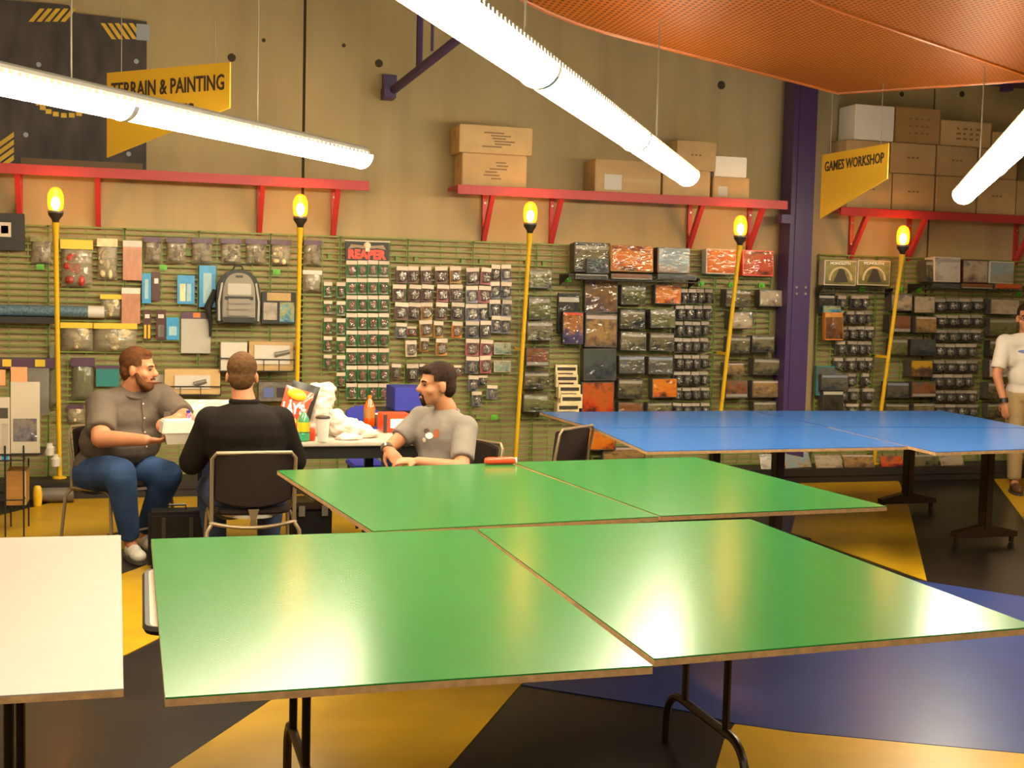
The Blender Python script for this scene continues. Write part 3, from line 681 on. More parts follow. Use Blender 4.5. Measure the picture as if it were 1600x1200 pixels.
def carton_x(u0, u1, z0, z1, label, dep=.30, mat='card', marks='small', vm=280):
    vt = 0
    yf = 10.56; p0, p1 = ay(u0, vm, yf), ay(u1, vm, yf); zc = (z0+z1)/2
    # heights given in metres
    w_ = p1.x-p0.x; h = z1-z0-.004
    t = empty('carton', ((p0.x+p1.x)/2, yf+dep/2, z0), 0, label, 'box', 'cartons on the red shelves')
    build('body', MB().box((-w_/2, -dep/2, 0), (w_/2, dep/2, h-.002)), M[mat], t, bevel=.006)
    f = MB()
    for s in (-1, 1): f.box((-w_/2+.004, .003 if s > 0 else -dep/2+.004, h-.003), (w_/2-.004, dep/2-.004 if s > 0 else -.003, h+.001))
    build('flap', f, M[mat], t)
    if marks != 'none':
        build('tape', MB().box((-w_/2-.0008, -.03, h*.6), (w_/2+.0008, .03, h+.0018)), M['tape'], t)
        r = random.Random(int(u0)+9); m = MB()
        for k in range(3 if marks == 'small' else 12):
            if marks == 'small': m.box((-w_*.14+k*w_*.1, -dep/2-.0015, h*.5), (-w_*.08+k*w_*.1, -dep/2, h*.5+.016))
            else:
                xx = w_*(-.2+.13*(k % 4)); zz = h*(.25+.2*(k//4)); m.box((xx, -dep/2-.0015, zz), (xx+w_*(.03+.06*r.random()), -dep/2, zz+.02))
        build('print', m, M['print'], t)
    return t
for (u0, u1), n in zip(row1, names): carton_x(u0, u1, zr, zt1, 'brown carton in the bottom tier on the right shelf, %s from the column' % n)
for (u0, u1), n in zip([(1322, 1390), (1392, 1462), (1465, 1527), (1530, 1590)], ['leftmost behind the yellow sign', 'second', 'third', 'fourth']):
    carton_x(u0, u1, zt1+.003, zt2, 'brown carton in the middle tier on the right shelf, %s' % (n if 'sign' in n else n+' from the column'), mat='card', vm=248)
zt3 = ay(1367, 164, 10.56).z
carton_x(1336, 1397, zt2+.003, zt3, 'large white box in the top tier above the yellow pennant sign', mat='white_carton', marks='none', vm=200)
carton_x(1400, 1469, zt2+.003, ay(1435, 168, 10.56).z, 'dark brown printed carton in the top tier beside the white box', mat='card_dark', marks='print', vm=195, dep=.28)
carton_x(1471, 1549, zt2+.003, ay(1510, 189, 10.56).z, 'low brown printed carton in the top tier, third from the column', marks='print', vm=210, dep=.28)
carton_x(1552, 1612, zt2+.003, ay(1580, 207, 10.56).z, 'brown carton in the top tier at the right edge behind the tube light', marks='small', vm=215, dep=.28)

# ------------------------------------------------------------------ scenic panel and signs
def scenic():
    yb = D-.03; p0, p1 = ay(-60, 250, yb), ay(229, 150, yb); zt_, zb_ = ay(225, 34, yb).z, SZ+.0
    t = empty('scenic_panel', (p0.x, D, zb_), 0, 'dark distressed scenic panel with hazard stripes standing on the left shelf', 'panel')
    w_ = p1.x-p0.x; h = zt_-zb_
    q = ay(108, 30, yb); xs = q.x-p0.x; hz = ay(60, 5, yb).z-zb_
    build('board', MB().prism([Vector(v) for v in ((0, -.05, 0), (w_, -.05, 0), (w_, -.05, h), (xs+.05, -.05, h+.02), (xs, -.05, hz), (0, -.05, hz))], (0, .045, 0)), M['scenic'], t)
    b0 = ay(33, 245, yb).x-p0.x
    build('base_rail', MB().box((b0, -.065, .002), (w_-.03, -.05, .07)), M['scenic_trim'], t)
    def stripes(u, v, n, du, lean, hgt, wd):
        for k in range(n):
            a = ay(u+du*k, v, yb-.05)
            x_, z_ = a.x-p0.x, a.z-zb_
            build('hazard_stripe', MB().prism([Vector((x_, -.056, z_)), Vector((x_+wd, -.056, z_)), Vector((x_+wd+lean, -.056, z_-hgt)), Vector((x_+lean, -.056, z_-hgt))], (0, .006, 0)), M['hazard'], t)
    stripes(62, 12, 5, 12.5, -.085, .11, .035); stripes(157, 35, 5, 11, .085, .12, .035)
    for k in range(4):
        a = ay(-2, 222+k*12, yb-.05); x_, z_ = a.x-p0.x, a.z-zb_
        build('hazard_stripe', MB().prism([Vector((x_, -.056, z_)), Vector((x_+.11, -.056, z_+.09)), Vector((x_+.11, -.056, z_+.05)), Vector((x_, -.056, z_-.04))], (0, .006, 0)), M['hazard'], t)
    a = ay(213, 36, yb-.05); build('corner_plate', MB().box((a.x-p0.x, -.058, a.z-zb_-.13), (a.x-p0.x+.105, -.05, a.z-zb_)), M['plate'], t)
    c = ay(100, 158, yb-.05)
    for k in range(11):
        q = PI+PI*(k+.2)/10.5 if k < 10 else PI*.97
        x_, z_ = c.x-p0.x+.205*math.cos(q), c.z-zb_+.13*math.sin(q)+.02
        build('ring_dash', MB().box((x_-.022, -.056, z_-.018), (x_+.022, -.05, z_+.018)), M['hazard'], t)
    for (u, v) in ((213, 95), (201, 240), (60, 100), (40, 210)):
        a = ay(u, v, yb-.05); build('bolt', MB().tube([(a.x-p0.x, -.05, a.z-zb_), (a.x-p0.x, -.06, a.z-zb_)], .02, 8), M['plate'], t)
scenic()

def pennant(tl, bl, tr, br, y0, lines, label):
    a = ay(*tl, y0); b = az(*tr, a.z); za = ay(*bl, y0).z; zb_ = ay(*br, b.y).z
    d = (b-a); w_ = d.length; d.normalize(); n = Vector((d.y, -d.x, 0))
    t = empty('hanging_sign', a, 0, label, 'sign', 'yellow pennant signs')
    build('sign_plate', MB().prism([Vector((0, 0, 0)), d*w_, d*w_+Vector((0, 0, zb_-b.z)), Vector((0, 0, za-a.z))], n*-.012), M['sign'], t)
    for (s, off, wd, ht) in lines:
        text('lettering', s, a + d*(w_*.5) + Vector((0, 0, -off)) + n*.002, d, (0, 0, 1), M['ink'], t, width=w_*wd, height=ht, bold=.015)
    for q in (.12, .88): build('hanging_wire', MB().tube([d*w_*q - n*.006, d*w_*q - n*.006+Vector((0, 0, 5.595-a.z))], .003, 5), M['cable'], t)
pennant((167, 114), (163, 246), (359, 97), (352, 168), 9.3, [('TERRAIN & PAINTING', .125, .92, .105), ('SUPPLIES', .30, .45, .105)], 'yellow pennant sign reading TERRAIN & PAINTING at the upper left')
pennant((1285, 242), (1283, 342), (1388, 224), (1387, 279), 9.6, [('GAMES WORKSHOP', .105, .90, .085)], 'yellow pennant sign reading GAMES WORKSHOP beside the purple column')

# ------------------------------------------------------------------ beacon poles
def beacon(top, base, label, arm_v):
    tp, bs = Vector(top), Vector(base)
    t = empty('beacon_pole', bs, 0, label, 'lamp', 'yellow poles with amber lamps')
    d = tp-bs; h = d.length
    build('pole', MB().tube([(0, 0, 0), d*.93, d], [.019, .019, .030], 10), M['yellow'], t, smooth=True)
    build('flange', MB().lathe([(.055, 0), (.055, .012), (.02, .02)], 12), M['yellow'], t)
    X = Matrix.Translation(d)
    build('socket', MB().lathe([(.022, -.005), (.030, .02), (.055, .055), (.055, .085), (.045, .09)], 14, X=X), M['socket'], t, smooth=True)
    build('collar', MB().lathe([(.058, .070), (.060, .076), (.058, .084)], 14, X=X), M['steel'], t)
    build('amber_globe', MB().lathe([(.044, .09), (.056, .11), (.061, .16), (.058, .21), (.042, .25), (.018, .268), (.002, .27)], 16, X=X), M['amber'], t, smooth=True)
    build('bulb', MB().ball(d+Vector((0, 0, .145)), (.034, .034, .05), 10), M['bulb'], t, smooth=True)
    k = d*arm_v
    build('wall_arm', MB().box((k.x-.013, k.y, k.z-.013), (k.x+.013, k.y+.21, k.z+.013)), M['yellow'], t)
    build('arm_rod', MB().tube([(k.x, k.y+.20, k.z), (k.x, GY-bs.y-.008, k.z)], .006, 6), M['black'], t)
    l = bpy.data.lights.new('beacon_glow', 'POINT'); l.energy = 9; l.color = (1, .46, .06); l.shadow_soft_size = .075
    lo = bpy.data.objects.new('beacon_glow', l); COL.objects.link(lo); lo.location = tp+Vector((0, 0, .175))
nm = ['first', 'second', 'third', 'fourth', 'fifth']
for i, (tu, tv, bu, bv) in enumerate(((87, 347, 93, 738), (469, 355, 462, 712), (828, 364, 805, 712), (1156, 383, 1117, 716), (1410, 397, 1366, 712))):
    tp = ay(tu, tv, 10.38); b0 = ay(bu, bv, 10.72)
    beacon(tp, (b0.x, 10.72, KZ), 'yellow pole with lit amber lamp, %s from the left along the display wall' % nm[i], .52 if i else .3)

# ------------------------------------------------------------------ goods on the wall (unit meshes: x -.5..5, y -1..0 with the front at -1, z 0..1)
def ubox(x0, x1, y0, y1, z0, z1, bev=.0): return MB().box((x0, y0, z0), (x1, y1, z1)).mesh('unit', M['black'], bevel=bev)
U = {
 'body': ubox(-.5, .5, -1, 0, 0, 1, .012),
 'plate': ubox(-.5, .5, -.18, 0, 0, 1),
 'front': ubox(-.47, .47, -1.03, -1, .04, .96),
 'rim': ubox(-.5, .5, -1.02, -.9, 0, 1),
 'header': ubox(-.5, .5, -.42, -.18, .76, 1.0),
 'strip': ubox(-.42, .42, -.26, -.18, .03, .14),
}
def bubble_mesh():
    m = MB(); prof = [(0., 1.), (.75, 1.), (.92, .88), (1., .70)]
    vs = []; n = 12
    for (d_, s) in prof:
        for k in range(n):
            q = 2*PI*k/n; cx = math.copysign(abs(math.cos(q))**.6, math.cos(q)); cz = math.copysign(abs(math.sin(q))**.6, math.sin(q))
            vs.append((cx*.40*s, -.18-.80*d_, .43+cz*.31*s))
    fs = [(i*n+k, i*n+(k+1) % n, (i+1)*n+(k+1) % n, (i+1)*n+k) for i in range(3) for k in range(n)] + [tuple(range(3*n, 4*n))]
    m.add(vs, fs); return m.mesh('unit', M['clear'], smooth=True)
def figure_mesh(seed):
    r = random.Random(seed); m = MB()
    m.ball((0, -.45, .62), (.10, .20, .075), 8); m.ball((r.uniform(-.04, .04), -.45, .45), (.17, .25, .15), 8)
    m.tube([(-.08, -.45, .36), (-.13, -.45, .17)], [.08, .05], 6); m.tube([(.08, -.45, .36), (.13, -.45, .17)], [.08, .05], 6)
    m.tube([(.15, -.5, .50), (.28, -.6, .40+r.uniform(-.05, .15))], [.06, .045], 6); m.tube([(-.15, -.5, .50), (-.28, -.6, .44+r.uniform(-.1, .12))], [.06, .045], 6)
    m.tube([(.28, -.6, .30), (.28+r.uniform(-.06, .05), -.6, .68)], .025, 5)
    m.box((-.22, -.6, .14), (.22, -.3, .18))
    return m.mesh('unit', M['fig_grey'], smooth=True)
U['bubble'] = bubble_mesh(); FIG = [figure_mesh(i) for i in range(5)]
def bag_mesh(seed):
    r = random.Random(seed); n = 7; vs = []; fs = []
    for iy in (0, 1):
        for j in range(n+1):
            for i in range(n+1):
                a, b = i/n, j/n; e = math.sin(PI*a)**.5*math.sin(PI*b)**.4 if 0 < a < 1 and 0 < b < 1 else 0
                y = -(e*(.75+.25*r.random())) if iy == 0 else -.02
                vs.append((a-.5, min(y, -.03) if iy == 0 else 0., b))
    N = (n+1)*(n+1)
    for j in range(n):
        for i in range(n):
            q = j*(n+1)+i; fs.append((q, q+1, q+n+2, q+n+1)); fs.append((N+q, N+q+n+1, N+q+n+2, N+q+1))
    for i in range(n):
        fs.append((i, N+i, N+i+1, i+1)); q = n*(n+1)+i; fs.append((q, q+1, N+q+1, N+q))
        q = i*(n+1); fs.append((q, q+n+1, N+q+n+1, N+q)); q = i*(n+1)+n; fs.append((q, N+q, N+q+n+1, q+n+1))
    return MB().add(vs, fs).mesh('unit', M['film'], smooth=True)
BAG = [bag_mesh(i) for i in range(4)]
def lump_mesh(seed):
    r = random.Random(seed); m = MB()
    for k in range(7): m.ball((r.uniform(-.28, .28), -.45, r.uniform(.14, .7)), (r.uniform(.08, .17), .3, r.uniform(.06, .15)), 8)
    return m.mesh('unit', M['redbits'], smooth=True)
LUMP = [lump_mesh(i) for i in range(3)]
U['baghead'] = ubox(-.52, .52, -.7, 0, .82, 1.02)

def place(name, me, u0, v0, u1, v1, t, mat, y_back=None, tilt=0., face_up=False):
    yb = GY-.006 if y_back is None else y_back; yf = yb-t
    vm, um = (v0+v1)/2, (u0+u1)/2
    xa, xb = ay(u0, vm, yf).x, ay(u1, vm, yf).x; z1, z0 = ay(um, v0, yf).z, ay(um, v1, yf).z
    o = link(name, me); o.location = ((xa+xb)/2, yb, z0); o.scale = (xb-xa, t, z1-z0); tx = random.uniform(.0, .10) if face_up else 0.
    o.location.y -= (z1-z0)*math.sin(tx); o.rotation_euler = (-tx, tilt, 0)
    if mat: setmat(o, M[mat])
    return o
def part(name, me, root, mat):
    o = link(name, me, root)
    if mat: setmat(o, M[mat])
    return o
def blister(u0, v0, u1, v1, label, group, card='gcard', head='header', fig='fig_red', t=.07, cat='package', bottom=True, tilt=0., yb=None):
    t += random.uniform(-.012, .012)
    o = place('blister_pack', U['plate'], u0, v0, u1, v1, t, card, tilt=tilt, y_back=yb, face_up=True); tag(o, label, cat, group)
    part('header_card', U['header'], o, head); part('bubble', U['bubble'], o, 'clear'); part('figure', random.choice(FIG), o, fig)
    if bottom: part('caption_strip', U['strip'], o, 'header_grey')
    return o
def artbox(u0, v0, u1, v1, label, art, group=None, side='kcard', t=.055, cat='box', yb=None, tilt=0., name='boxed_set', framed=False):
    o = place(name, U['body'], u0, v0, u1, v1, t, side, y_back=yb, tilt=tilt, face_up=not framed); tag(o, label, cat, group)
    part('front_art', U['front'], o, art)
    return o
def bag(u0, v0, u1, v1, label, head='yhead', inside=None, t=.05, mat='film', group=None, cat='packet', tilt=0.):
    o = place('hanging_bag', random.choice(BAG), u0, v0, u1, v1, t, mat, tilt=tilt); tag(o, label, cat, group)
    if head: part('header_card', U['baghead'], o, head)
    if inside: part('contents', random.choice(LUMP), o, inside)
    return o
def slab(name, u0, v0, u1, v1, label, mat, t=.03, head=None, group=None, cat='packet', tilt=0., yb=None, extra=None):
    o = place(name, U['body'], u0, v0, u1, v1, t, mat, tilt=tilt, y_back=yb); tag(o, label, cat, group)
    if head: part('header_card', ubox(-.5, .5, -1.06, -1, .84, 1.0), o, head)
    for (nm_, x0, z0, x1, z1, mt) in (extra or []): part(nm_, ubox(x0, x1, -1.08, -1, z0, z1), o, mt)
    return o

# --- miniature rack under the red lettering
cols = [(542, 559), (560, 575), (576, 592), (593, 609)]
rows = [(407, 433), (435, 460), (462, 487), (490, 515), (517, 542), (545, 570), (572, 597), (600, 625)]
cn = ['leftmost column', 'second column', 'third column', 'rightmost column']
for j, (v0, v1) in enumerate(rows):
    for i, (u0, u1) in enumerate(cols):
        blister(u0, v0, u1, v1, 'green carded miniature, %s row, %s of the rack under the red letters' % ((ORD[j] if j < 7 else 'bottom'), cn[i]), 'green carded miniatures')
for j, (v0, v1) in enumerate([(441, 465), (470, 491), (497, 522), (526, 550), (555, 577)]):
    blister(507, v0, 520, v1, 'green carded miniature, %s in the short outer column left of the rack' % (ORD[j] if j else 'topmost'), 'green carded miniatures')
for j, (v0, v1) in enumerate([(441, 466), (471, 494), (498, 524), (527, 552), (556, 580), (583, 605)]):
    blister(527, v0, 541, v1, 'green carded miniature, %s in the column touching the rack at its left' % (ORD[j] if j else 'topmost'), 'green carded miniatures')
t = place('rack_header', U['body'], 540, 379, 608, 407, .03, 'black'); tag(t, 'black header sign with red REAPER lettering and skull above the green miniatures', 'sign')
yf = GY-.006-.03
text('lettering', 'REAPER', ay(574, 397.5, yf-.003), (1, 0, 0), (0, 0, 1), M['header_red'], t, width=.335, height=.085, bold=.06)
def on(root, name, mb, mat, smooth=True):       # a part built in world space under a scaled root
    o = build(name, mb, mat, root, smooth); o.matrix_parent_inverse = parent_inv(root); return o
q = ay(574, 384, yf-.01); on(t, 'skull', MB().ball(q, (.032, .015, .035), 10).box((q.x-.018, q.y-.012, q.z-.05), (q.x+.018, q.y+.008, q.z-.02)), M['skull'])
for s in (-1, 1):
    on(t, 'wing', MB().prism([q+Vector((s*.03, .008, .0)), q+Vector((s*.14, .008, .01)), q+Vector((s*.165, .008, -.03)), q+Vector((s*.09, .008, -.018)), q+Vector((s*.03, .008, -.025))], (0, -.006, 0)), M['wing'], False)
a, b_ = ay(539, 375, yf), ay(609, 379, yf)
on(t, 'top_rail', MB().box((a.x, yf-.01, b_.z), (b_.x, GY-.01, a.z)), M['tag_white'], False)

# --- brown and slate miniature packs
S7 = lambda x, y: (600+x/4.614, 400+y/4.614)
def pk(x0, y0, x1, y1, label, card, **k):
    (a, b), (c, d) = S7(x0, y0), S7(x1, y1); blister(a, b, c, d, label, 'carded miniatures left of the third yellow pole', card, fig=k.pop('fig', 'fig_grey'), tilt=random.uniform(-.06, .06), bottom=False, **k)
pos9 = ['first', 'second', 'third', 'fourth', 'fifth', 'sixth', 'seventh', 'eighth', 'ninth']
RA1 = [(95, 178), (183, 257), (275, 352), (380, 470), (485, 567), (605, 697), (705, 777), (780, 845), (855, 925)]
RA2 = [(70, 167), (183, 270), (275, 361), (388, 475), (483, 575), (600, 686), (690, 777), (779, 846), (850, 925)]
RA3 = [(80, 178), (180, 266), (273, 357), (378, 462), (490, 582), (595, 690), (692, 757), (772, 850), (855, 922)]
C9 = ['bcard', 'bcard', 'bcard', 'bcard', 'ycard', 'bcard', 'pcard', 'bcard', 'ucard']
C92 = ['bcard', 'bcard', 'bcard', 'pcard', 'bcard', 'ucard', 'pcard', 'ucard', 'ucard']
C93 = ['bcard', 'bcard', 'ycard', 'bcard', 'bcard', 'ucard', 'ucard', 'ucard', 'ucard']
ab = {'bcard': 'brown', 'ycard': 'ochre', 'pcard': 'pinkish', 'ucard': 'slate grey', 'ocard': 'orange'}
for (RR, CC, y0, y1, nmr) in ((RA1, C9, 75, 197, 'top'), (RA2, C92, 207, 330, 'second'), (RA3, C93, 337, 462, 'third')):
    for i, ((x0, x1), c) in enumerate(zip(RR, CC)):
        dy = (0 if i < 5 else 10) if i < 7 else (-12 if nmr == 'top' else -20)
        pk(x0, y0+dy, x1, y1+dy, '%s carded miniature, %s from the left in the %s row beside the green rack' % (ab[c], pos9[i], nmr), c)
for (x0, y0, x1, y1, c, l) in (
 (88, 485, 168, 592, 'ucard', 'grey carded miniature at the left end of the thinning fourth row'),
 (172, 510, 240, 572, 'pcard', 'small red carded miniature in the fourth row'),
 (268, 465, 360, 585, 'ycard', 'wide ochre carded miniature in the fourth row, left of its ochre twin'),
 (366, 472, 436, 592, 'ycard', 'narrow ochre carded miniature in the fourth row, right of its ochre twin'),
 (495, 475, 570, 592, 'ocard', 'plain orange carded pack in the fourth row'),
 (598, 472, 695, 592, 'ucard', 'grey carded miniature with shiny bubble in the fourth row'),
 (703, 470, 780, 590, 'bcard', 'brown carded miniature in the fourth row, right of the shiny bubble'),
 (781, 432, 848, 556, 'ucard', 'grey carded miniature overlapping its neighbours in the fourth row'),
 (851, 438, 925, 562, 'ucard', 'grey carded miniature at the right end of the fourth row'),
 (165, 612, 245, 728, 'header', 'pale carded pack alone at the lower left of the brown cards'),
 (268, 592, 330, 692, 'ycard', 'dull ochre carded miniature hanging below the wide ochre one'),
 (383, 597, 466, 722, 'ycard', 'ochre carded miniature with white header hanging above the grey t-shirt man'),
 (596, 600, 692, 722, 'pcard', 'pinkish carded miniature, left one in the fifth row'),
 (700, 605, 790, 722, 'pcard', 'pinkish carded miniature in the fifth row, left of the upper mint card'),
 (60, 780, 126, 892, 'bcard', 'plum carded miniature low beside the rack of green cards'),
 (172, 782, 256, 906, 'bcard', 'dark carded miniature with cream header left of the grey t-shirt man'),
 (262, 782, 305, 862, 'kcard', 'dark carded miniature half hidden by the hair of the grey t-shirt man'),
 (512, 790, 566, 862, 'pcard', 'pink carded miniature just right of the grey t-shirt man hair'),
 (596, 727, 690, 852, 'ucard', 'pale grey carded miniature in the sixth row, left of the glinting bag'),
 (703, 722, 782, 848, 'pcard', 'glinting pink carded miniature left of the lower mint card'),
 (615, 865, 690, 978, 'ucard', 'grey carded miniature in the seventh row'),
 (690, 865, 752, 932, 'ucard', 'small grey carded miniature at the right in the seventh row'),
 (648, 982, 716, 1088, 'ucard', 'grey carded miniature hanging lowest of all'),
 (748, 935, 822, 1036, 'ucard', 'tilted grey carded miniature at the lower right with white glint')):
    pk(x0, y0, x1, y1, l, c)
for k, (y0, y1, n) in enumerate(((627, 710, 'upper'), (757, 837, 'lower'))):
    (a, b), (c, d) = S7(793, y0), S7(912, y1)
    artbox(a, b, c, d, '%s of two wide mint printed cards beside the third yellow pole' % n, 'a_mint', 'mint cards', side='header', t=.02, name='carded_set')

# --- boxed kits
def column(rects, arts, lab, group, t=.085, side='kcard', **k):
    n = len(rects)
    for j, (r, a) in enumerate(zip(rects, arts)):
        w_ = 'topmost' if j == 0 else ('lowest' if j == n-1 else '%s from the top' % ORD[j])
        artbox(*r, lab % w_, a, group, side, t=t+random.uniform(0, .05), tilt=random.uniform(-.02, .02), **k)
column([(827, 422, 862, 451), (826, 464, 860, 500), (824, 503, 864, 533), (822, 544, 858, 573), (819, 581, 858, 608), (817, 618, 856, 646)],
       ['a_green', 'a_green', 'a_grey', 'a_rust', 'a_grey', 'a_green'], 'boxed kit, %s in the stack right of the third yellow pole', 'boxed kits')
column([(971, 446, 1009, 476), (969, 484, 1008, 514), (969, 520, 1009, 549), (967, 557, 1007, 585), (966, 592, 1004, 623), (966, 629, 1004, 650)],
       ['a_green', 'a_grey', 'a_grey', 'a_blue', 'a_grey', 'a_rust'], 'boxed kit, %s in the stack right of the square picture sets', 'boxed kits')
column([(1023, 446, 1064, 476), (1016, 485, 1055, 514), (1015, 521, 1053, 549), (1013, 558, 1051, 586), (1019, 592, 1058, 622), (1012, 629, 1050, 648)],
       ['a_orange', 'a_green', 'a_grey', 'a_blue', 'a_orange', 'a_grey'], 'boxed kit, %s in the stack with two orange boxes', 'boxed kits')
column([(914, 437, 965, 489), (914, 490, 964, 543), (912, 545, 963, 595), (909, 596, 960, 650)],
       ['a_fire', 'a_tan', 'a_night', 'a_red'], 'square picture set, %s in the stack right of the rulebook packs', 'tall picture sets', t=.07)
artbox(905, 668, 962, 704, 'orange fiery picture set showing below the tip of the blue boards', 'a_orange', 'tall picture sets', t=.07)
artbox(941, 698, 1008, 728, 'tan picture set lowest below the blue boards', 'a_tan', 'tall picture sets', t=.05)
# rulebook packs
artbox(872, 458, 905, 520, 'dark hanging rulebook pack behind the violet one', 'a_dark', 'rulebook packs', t=.03, side='black', name='hanging_pack')
artbox(879, 487, 911, 538, 'violet and orange hanging rulebook pack with red band', 'a_violet', 'rulebook packs', t=.05, yb=GY-.05, side='black', name='hanging_pack')
for k, (u, v0, v1) in enumerate(((868, 570, 590), (869, 585, 605), (873, 601, 622), (876, 616, 638), (871, 630, 650))):
    o = slab('paperback', u, v0, u+34, v1, 'cream paperback, %s in the stepped rack by the square picture sets' % (ORD[k] if k else 'rearmost topmost'), 'cream', t=.035+.022*k, cat='book', group='cream paperbacks in the stepped rack',
             extra=[('title_print', -.42, .55, .42, .80, 'ink'), ('subtitle_print', -.38, .22, .30, .36, 'choc')])
# top shelf
def wire_shelf(u0, u1, v, yf, label):
    a, b = ay(u0, v, yf), ay(u1, v, yf); z = a.z
    t = empty('wire_shelf', (a.x, GY, z), 0, label, 'shelf', 'black wire shelves on the display wall')
    W = b.x-a.x; d = yf-GY
    m = MB()
    for y in (d, d*.5, -.01): m.box((0, y-.004, -.008), (W, y+.004, .0))
    build('rim', m.box((0, d-.004, -.05), (W, d+.004, -.042)), M['black'], t)
    k = int(W/.06); w_ = MB()
    for i in range(k+1): x_ = W*i/k; w_.box((x_-.002, d, -.006), (x_+.002, -.005, -.002)); w_.box((x_-.002, d-.004, -.05), (x_+.002, d, 0))
    tag(build('wires', w_, M['black'], t), kind='stuff')
    for x_ in (0, W): build('side_arm', MB().prism([Vector((x_-.004, -.004, 0)), Vector((x_-.004, d, -.004)), Vector((x_-.004, d, -.02)), Vector((x_-.004, -.004, -.10))], (.008, 0, 0)), M['black'], t)
    return z
zs = wire_shelf(889, 1094, 428, GY-.26, 'black wire shelf under the big orange boxed set, left of the purple column')
YB = GY-.05
artbox(897, 381, 953, 427, 'large grey boxed set at the left end of the upper wire shelf', 'a_grey', 'big boxed sets', t=.13, yb=YB)
artbox(917, 404, 951, 427, 'small dark boxed set in front of the large grey one', 'a_night', 'big boxed sets', t=.05, yb=GY-.195)
artbox(954, 385, 1020, 427, 'large orange boxed set in the middle of the upper wire shelf', 'a_orange', 'big boxed sets', t=.18, yb=YB, side='card_dark')
artbox(1027, 388, 1078, 428, 'large pale and orange boxed set at the right end of the upper wire shelf', 'a_sea', 'big boxed sets', t=.16, yb=YB, side='choc')
for (u0, u1, a) in ((899, 950, 'a_dark'), (955, 1019, 'a_rust'), (1028, 1088, 'a_night')):
    artbox(u0, 428.6, u1, 437, 'flat boxed set lying in the wire shelf lip under the %s box' % {'a_dark': 'grey', 'a_rust': 'orange', 'a_night': 'pale and orange'}[a], a, 'flat boxed sets', t=.03, yb=GY-.27, name='flat_boxed_set')
artbox(1103, 390, 1152, 429, 'orange boxed set with white border beside the fourth lamp', 'a_orange', 'big boxed sets', side='white_card', t=.10)
artbox(1160, 392, 1208, 432, 'red orange boxed set between the fourth lamp and purple column', 'a_red', 'big boxed sets', side='redbox', t=.08)
# small grey miniature grids
def grid(rowspec, xs, lab, group):
    for j, ((v0, v1), (x0, x1), n) in enumerate(zip(rowspec, xs, [4]*len(rowspec))):
        for i in range(n):
            wv = (x1-x0)/n
            blister(x0+wv*i+.6, v0, x0+wv*(i+1)-.6, v1, lab % ((ORD[j] if j < len(rowspec)-1 else 'bottom'), ['first', 'second', 'third', 'last'][i]), group, 'kcard', 'header_grey', 'fig_grey', t=.11, bottom=False)
grid([(452, 474), (478, 500), (503, 526), (529, 552), (556, 578), (582, 603), (607, 626), (631, 650)],
     [(1067, 1118), (1060, 1116), (1059, 1112), (1057, 1111), (1058, 1111), (1056, 1111), (1055, 1113), (1055, 1113)],
     'small grey carded miniature, %s row, %s from left, beside the fourth pole', 'small grey carded miniatures')
column([(1134, 453, 1172, 480), (1140, 488, 1176, 515), (1138, 526, 1172, 552), (1135, 567, 1163, 586), (1133, 595, 1168, 623)],
       ['a_grey', 'a_pale', 'a_grey', 'a_tan', 'a_rust'], 'boxed kit, %s in the stack crossed by the fourth pole', 'boxed kits')
column([(1186, 454, 1225, 480), (1175, 525, 1210, 551), (1177, 560, 1221, 586), (1175, 595, 1220, 622), (1177, 628, 1213, 650)],
       ['a_pale', 'a_grey', 'a_grey', 'a_tan', 'a_grey'], 'boxed kit, %s in the stack left of the purple column', 'boxed kits')
# right of the column
for (u0, u1, n) in ((1288, 1338, 'left'), (1340, 1391, 'right')):
    o = artbox(u0, 407, u1, 446, '%s of two yellow-green boxes titled MONOLITH right of the purple column' % n, 'a_mono', 'yellow green boxes', t=.10, side='header', framed=True)
    yf = GY-.106
    on(o, 'pyramid_picture', MB().prism([ay((u0+u1)/2-11, 441, yf-.002), ay((u0+u1)/2+12, 441, yf-.002), ay((u0+u1)/2+5, 420, yf-.002), ay((u0+u1)/2-2, 420, yf-.002)], (0, -.004, 0)), M['kcard'], False)
    ring = [ay((u0+u1)/2+17*math.cos(q), 438-20*math.sin(q), yf-.006) for q in [PI*k/10 for k in range(11)]]
    on(o, 'arch_picture', MB().tube(ring, .012, 6), M['cream'], False)
    text('lettering', 'MONOLITH', ay((u0+u1)/2, 411.5, yf-.006), (1, 0, 0), (0, 0, 1), M['hivis'], o, width=.22, height=.028, bold=.03)
wire_shelf(1286, 1395, 447.5, GY-.13, 'black wire shelf under the two yellow-green boxes')
wire_shelf(1443, 1640, 443, GY-.26, 'black wire shelf under the three pale boxes at the right')
artbox(1446, 408, 1457, 442, 'narrow brown boxed set at the left end of the right wire shelf', 'a_grey', 'big boxed sets', t=.14, yb=YB)
artbox(1459, 403, 1500, 442, 'pale snowy boxed set, left of three on the right wire shelf', 'a_white', 'big boxed sets', side='white_card', t=.16, yb=YB)
artbox(1504, 407, 1543, 443, 'pale sandy boxed set, middle of three on the right wire shelf', 'a_pale', 'big boxed sets', side='choc', t=.16, yb=YB)
artbox(1546, 409, 1584, 443, 'pale blue boxed set, right of three on the right wire shelf', 'a_sea', 'big boxed sets', side='white_card', t=.16, yb=YB)
for (u0, u1, a) in ((1459, 1500, 'a_night'), (1502, 1552, 'a_rust'), (1554, 1598, 'a_red')):
    artbox(u0, 443.5, u1, 451, 'flat boxed set lying in the right wire shelf lip, %s' % {'a_night': 'blue grey', 'a_rust': 'brown', 'a_red': 'reddish'}[a], a, 'flat boxed sets', t=.03, yb=GY-.27, name='flat_boxed_set')
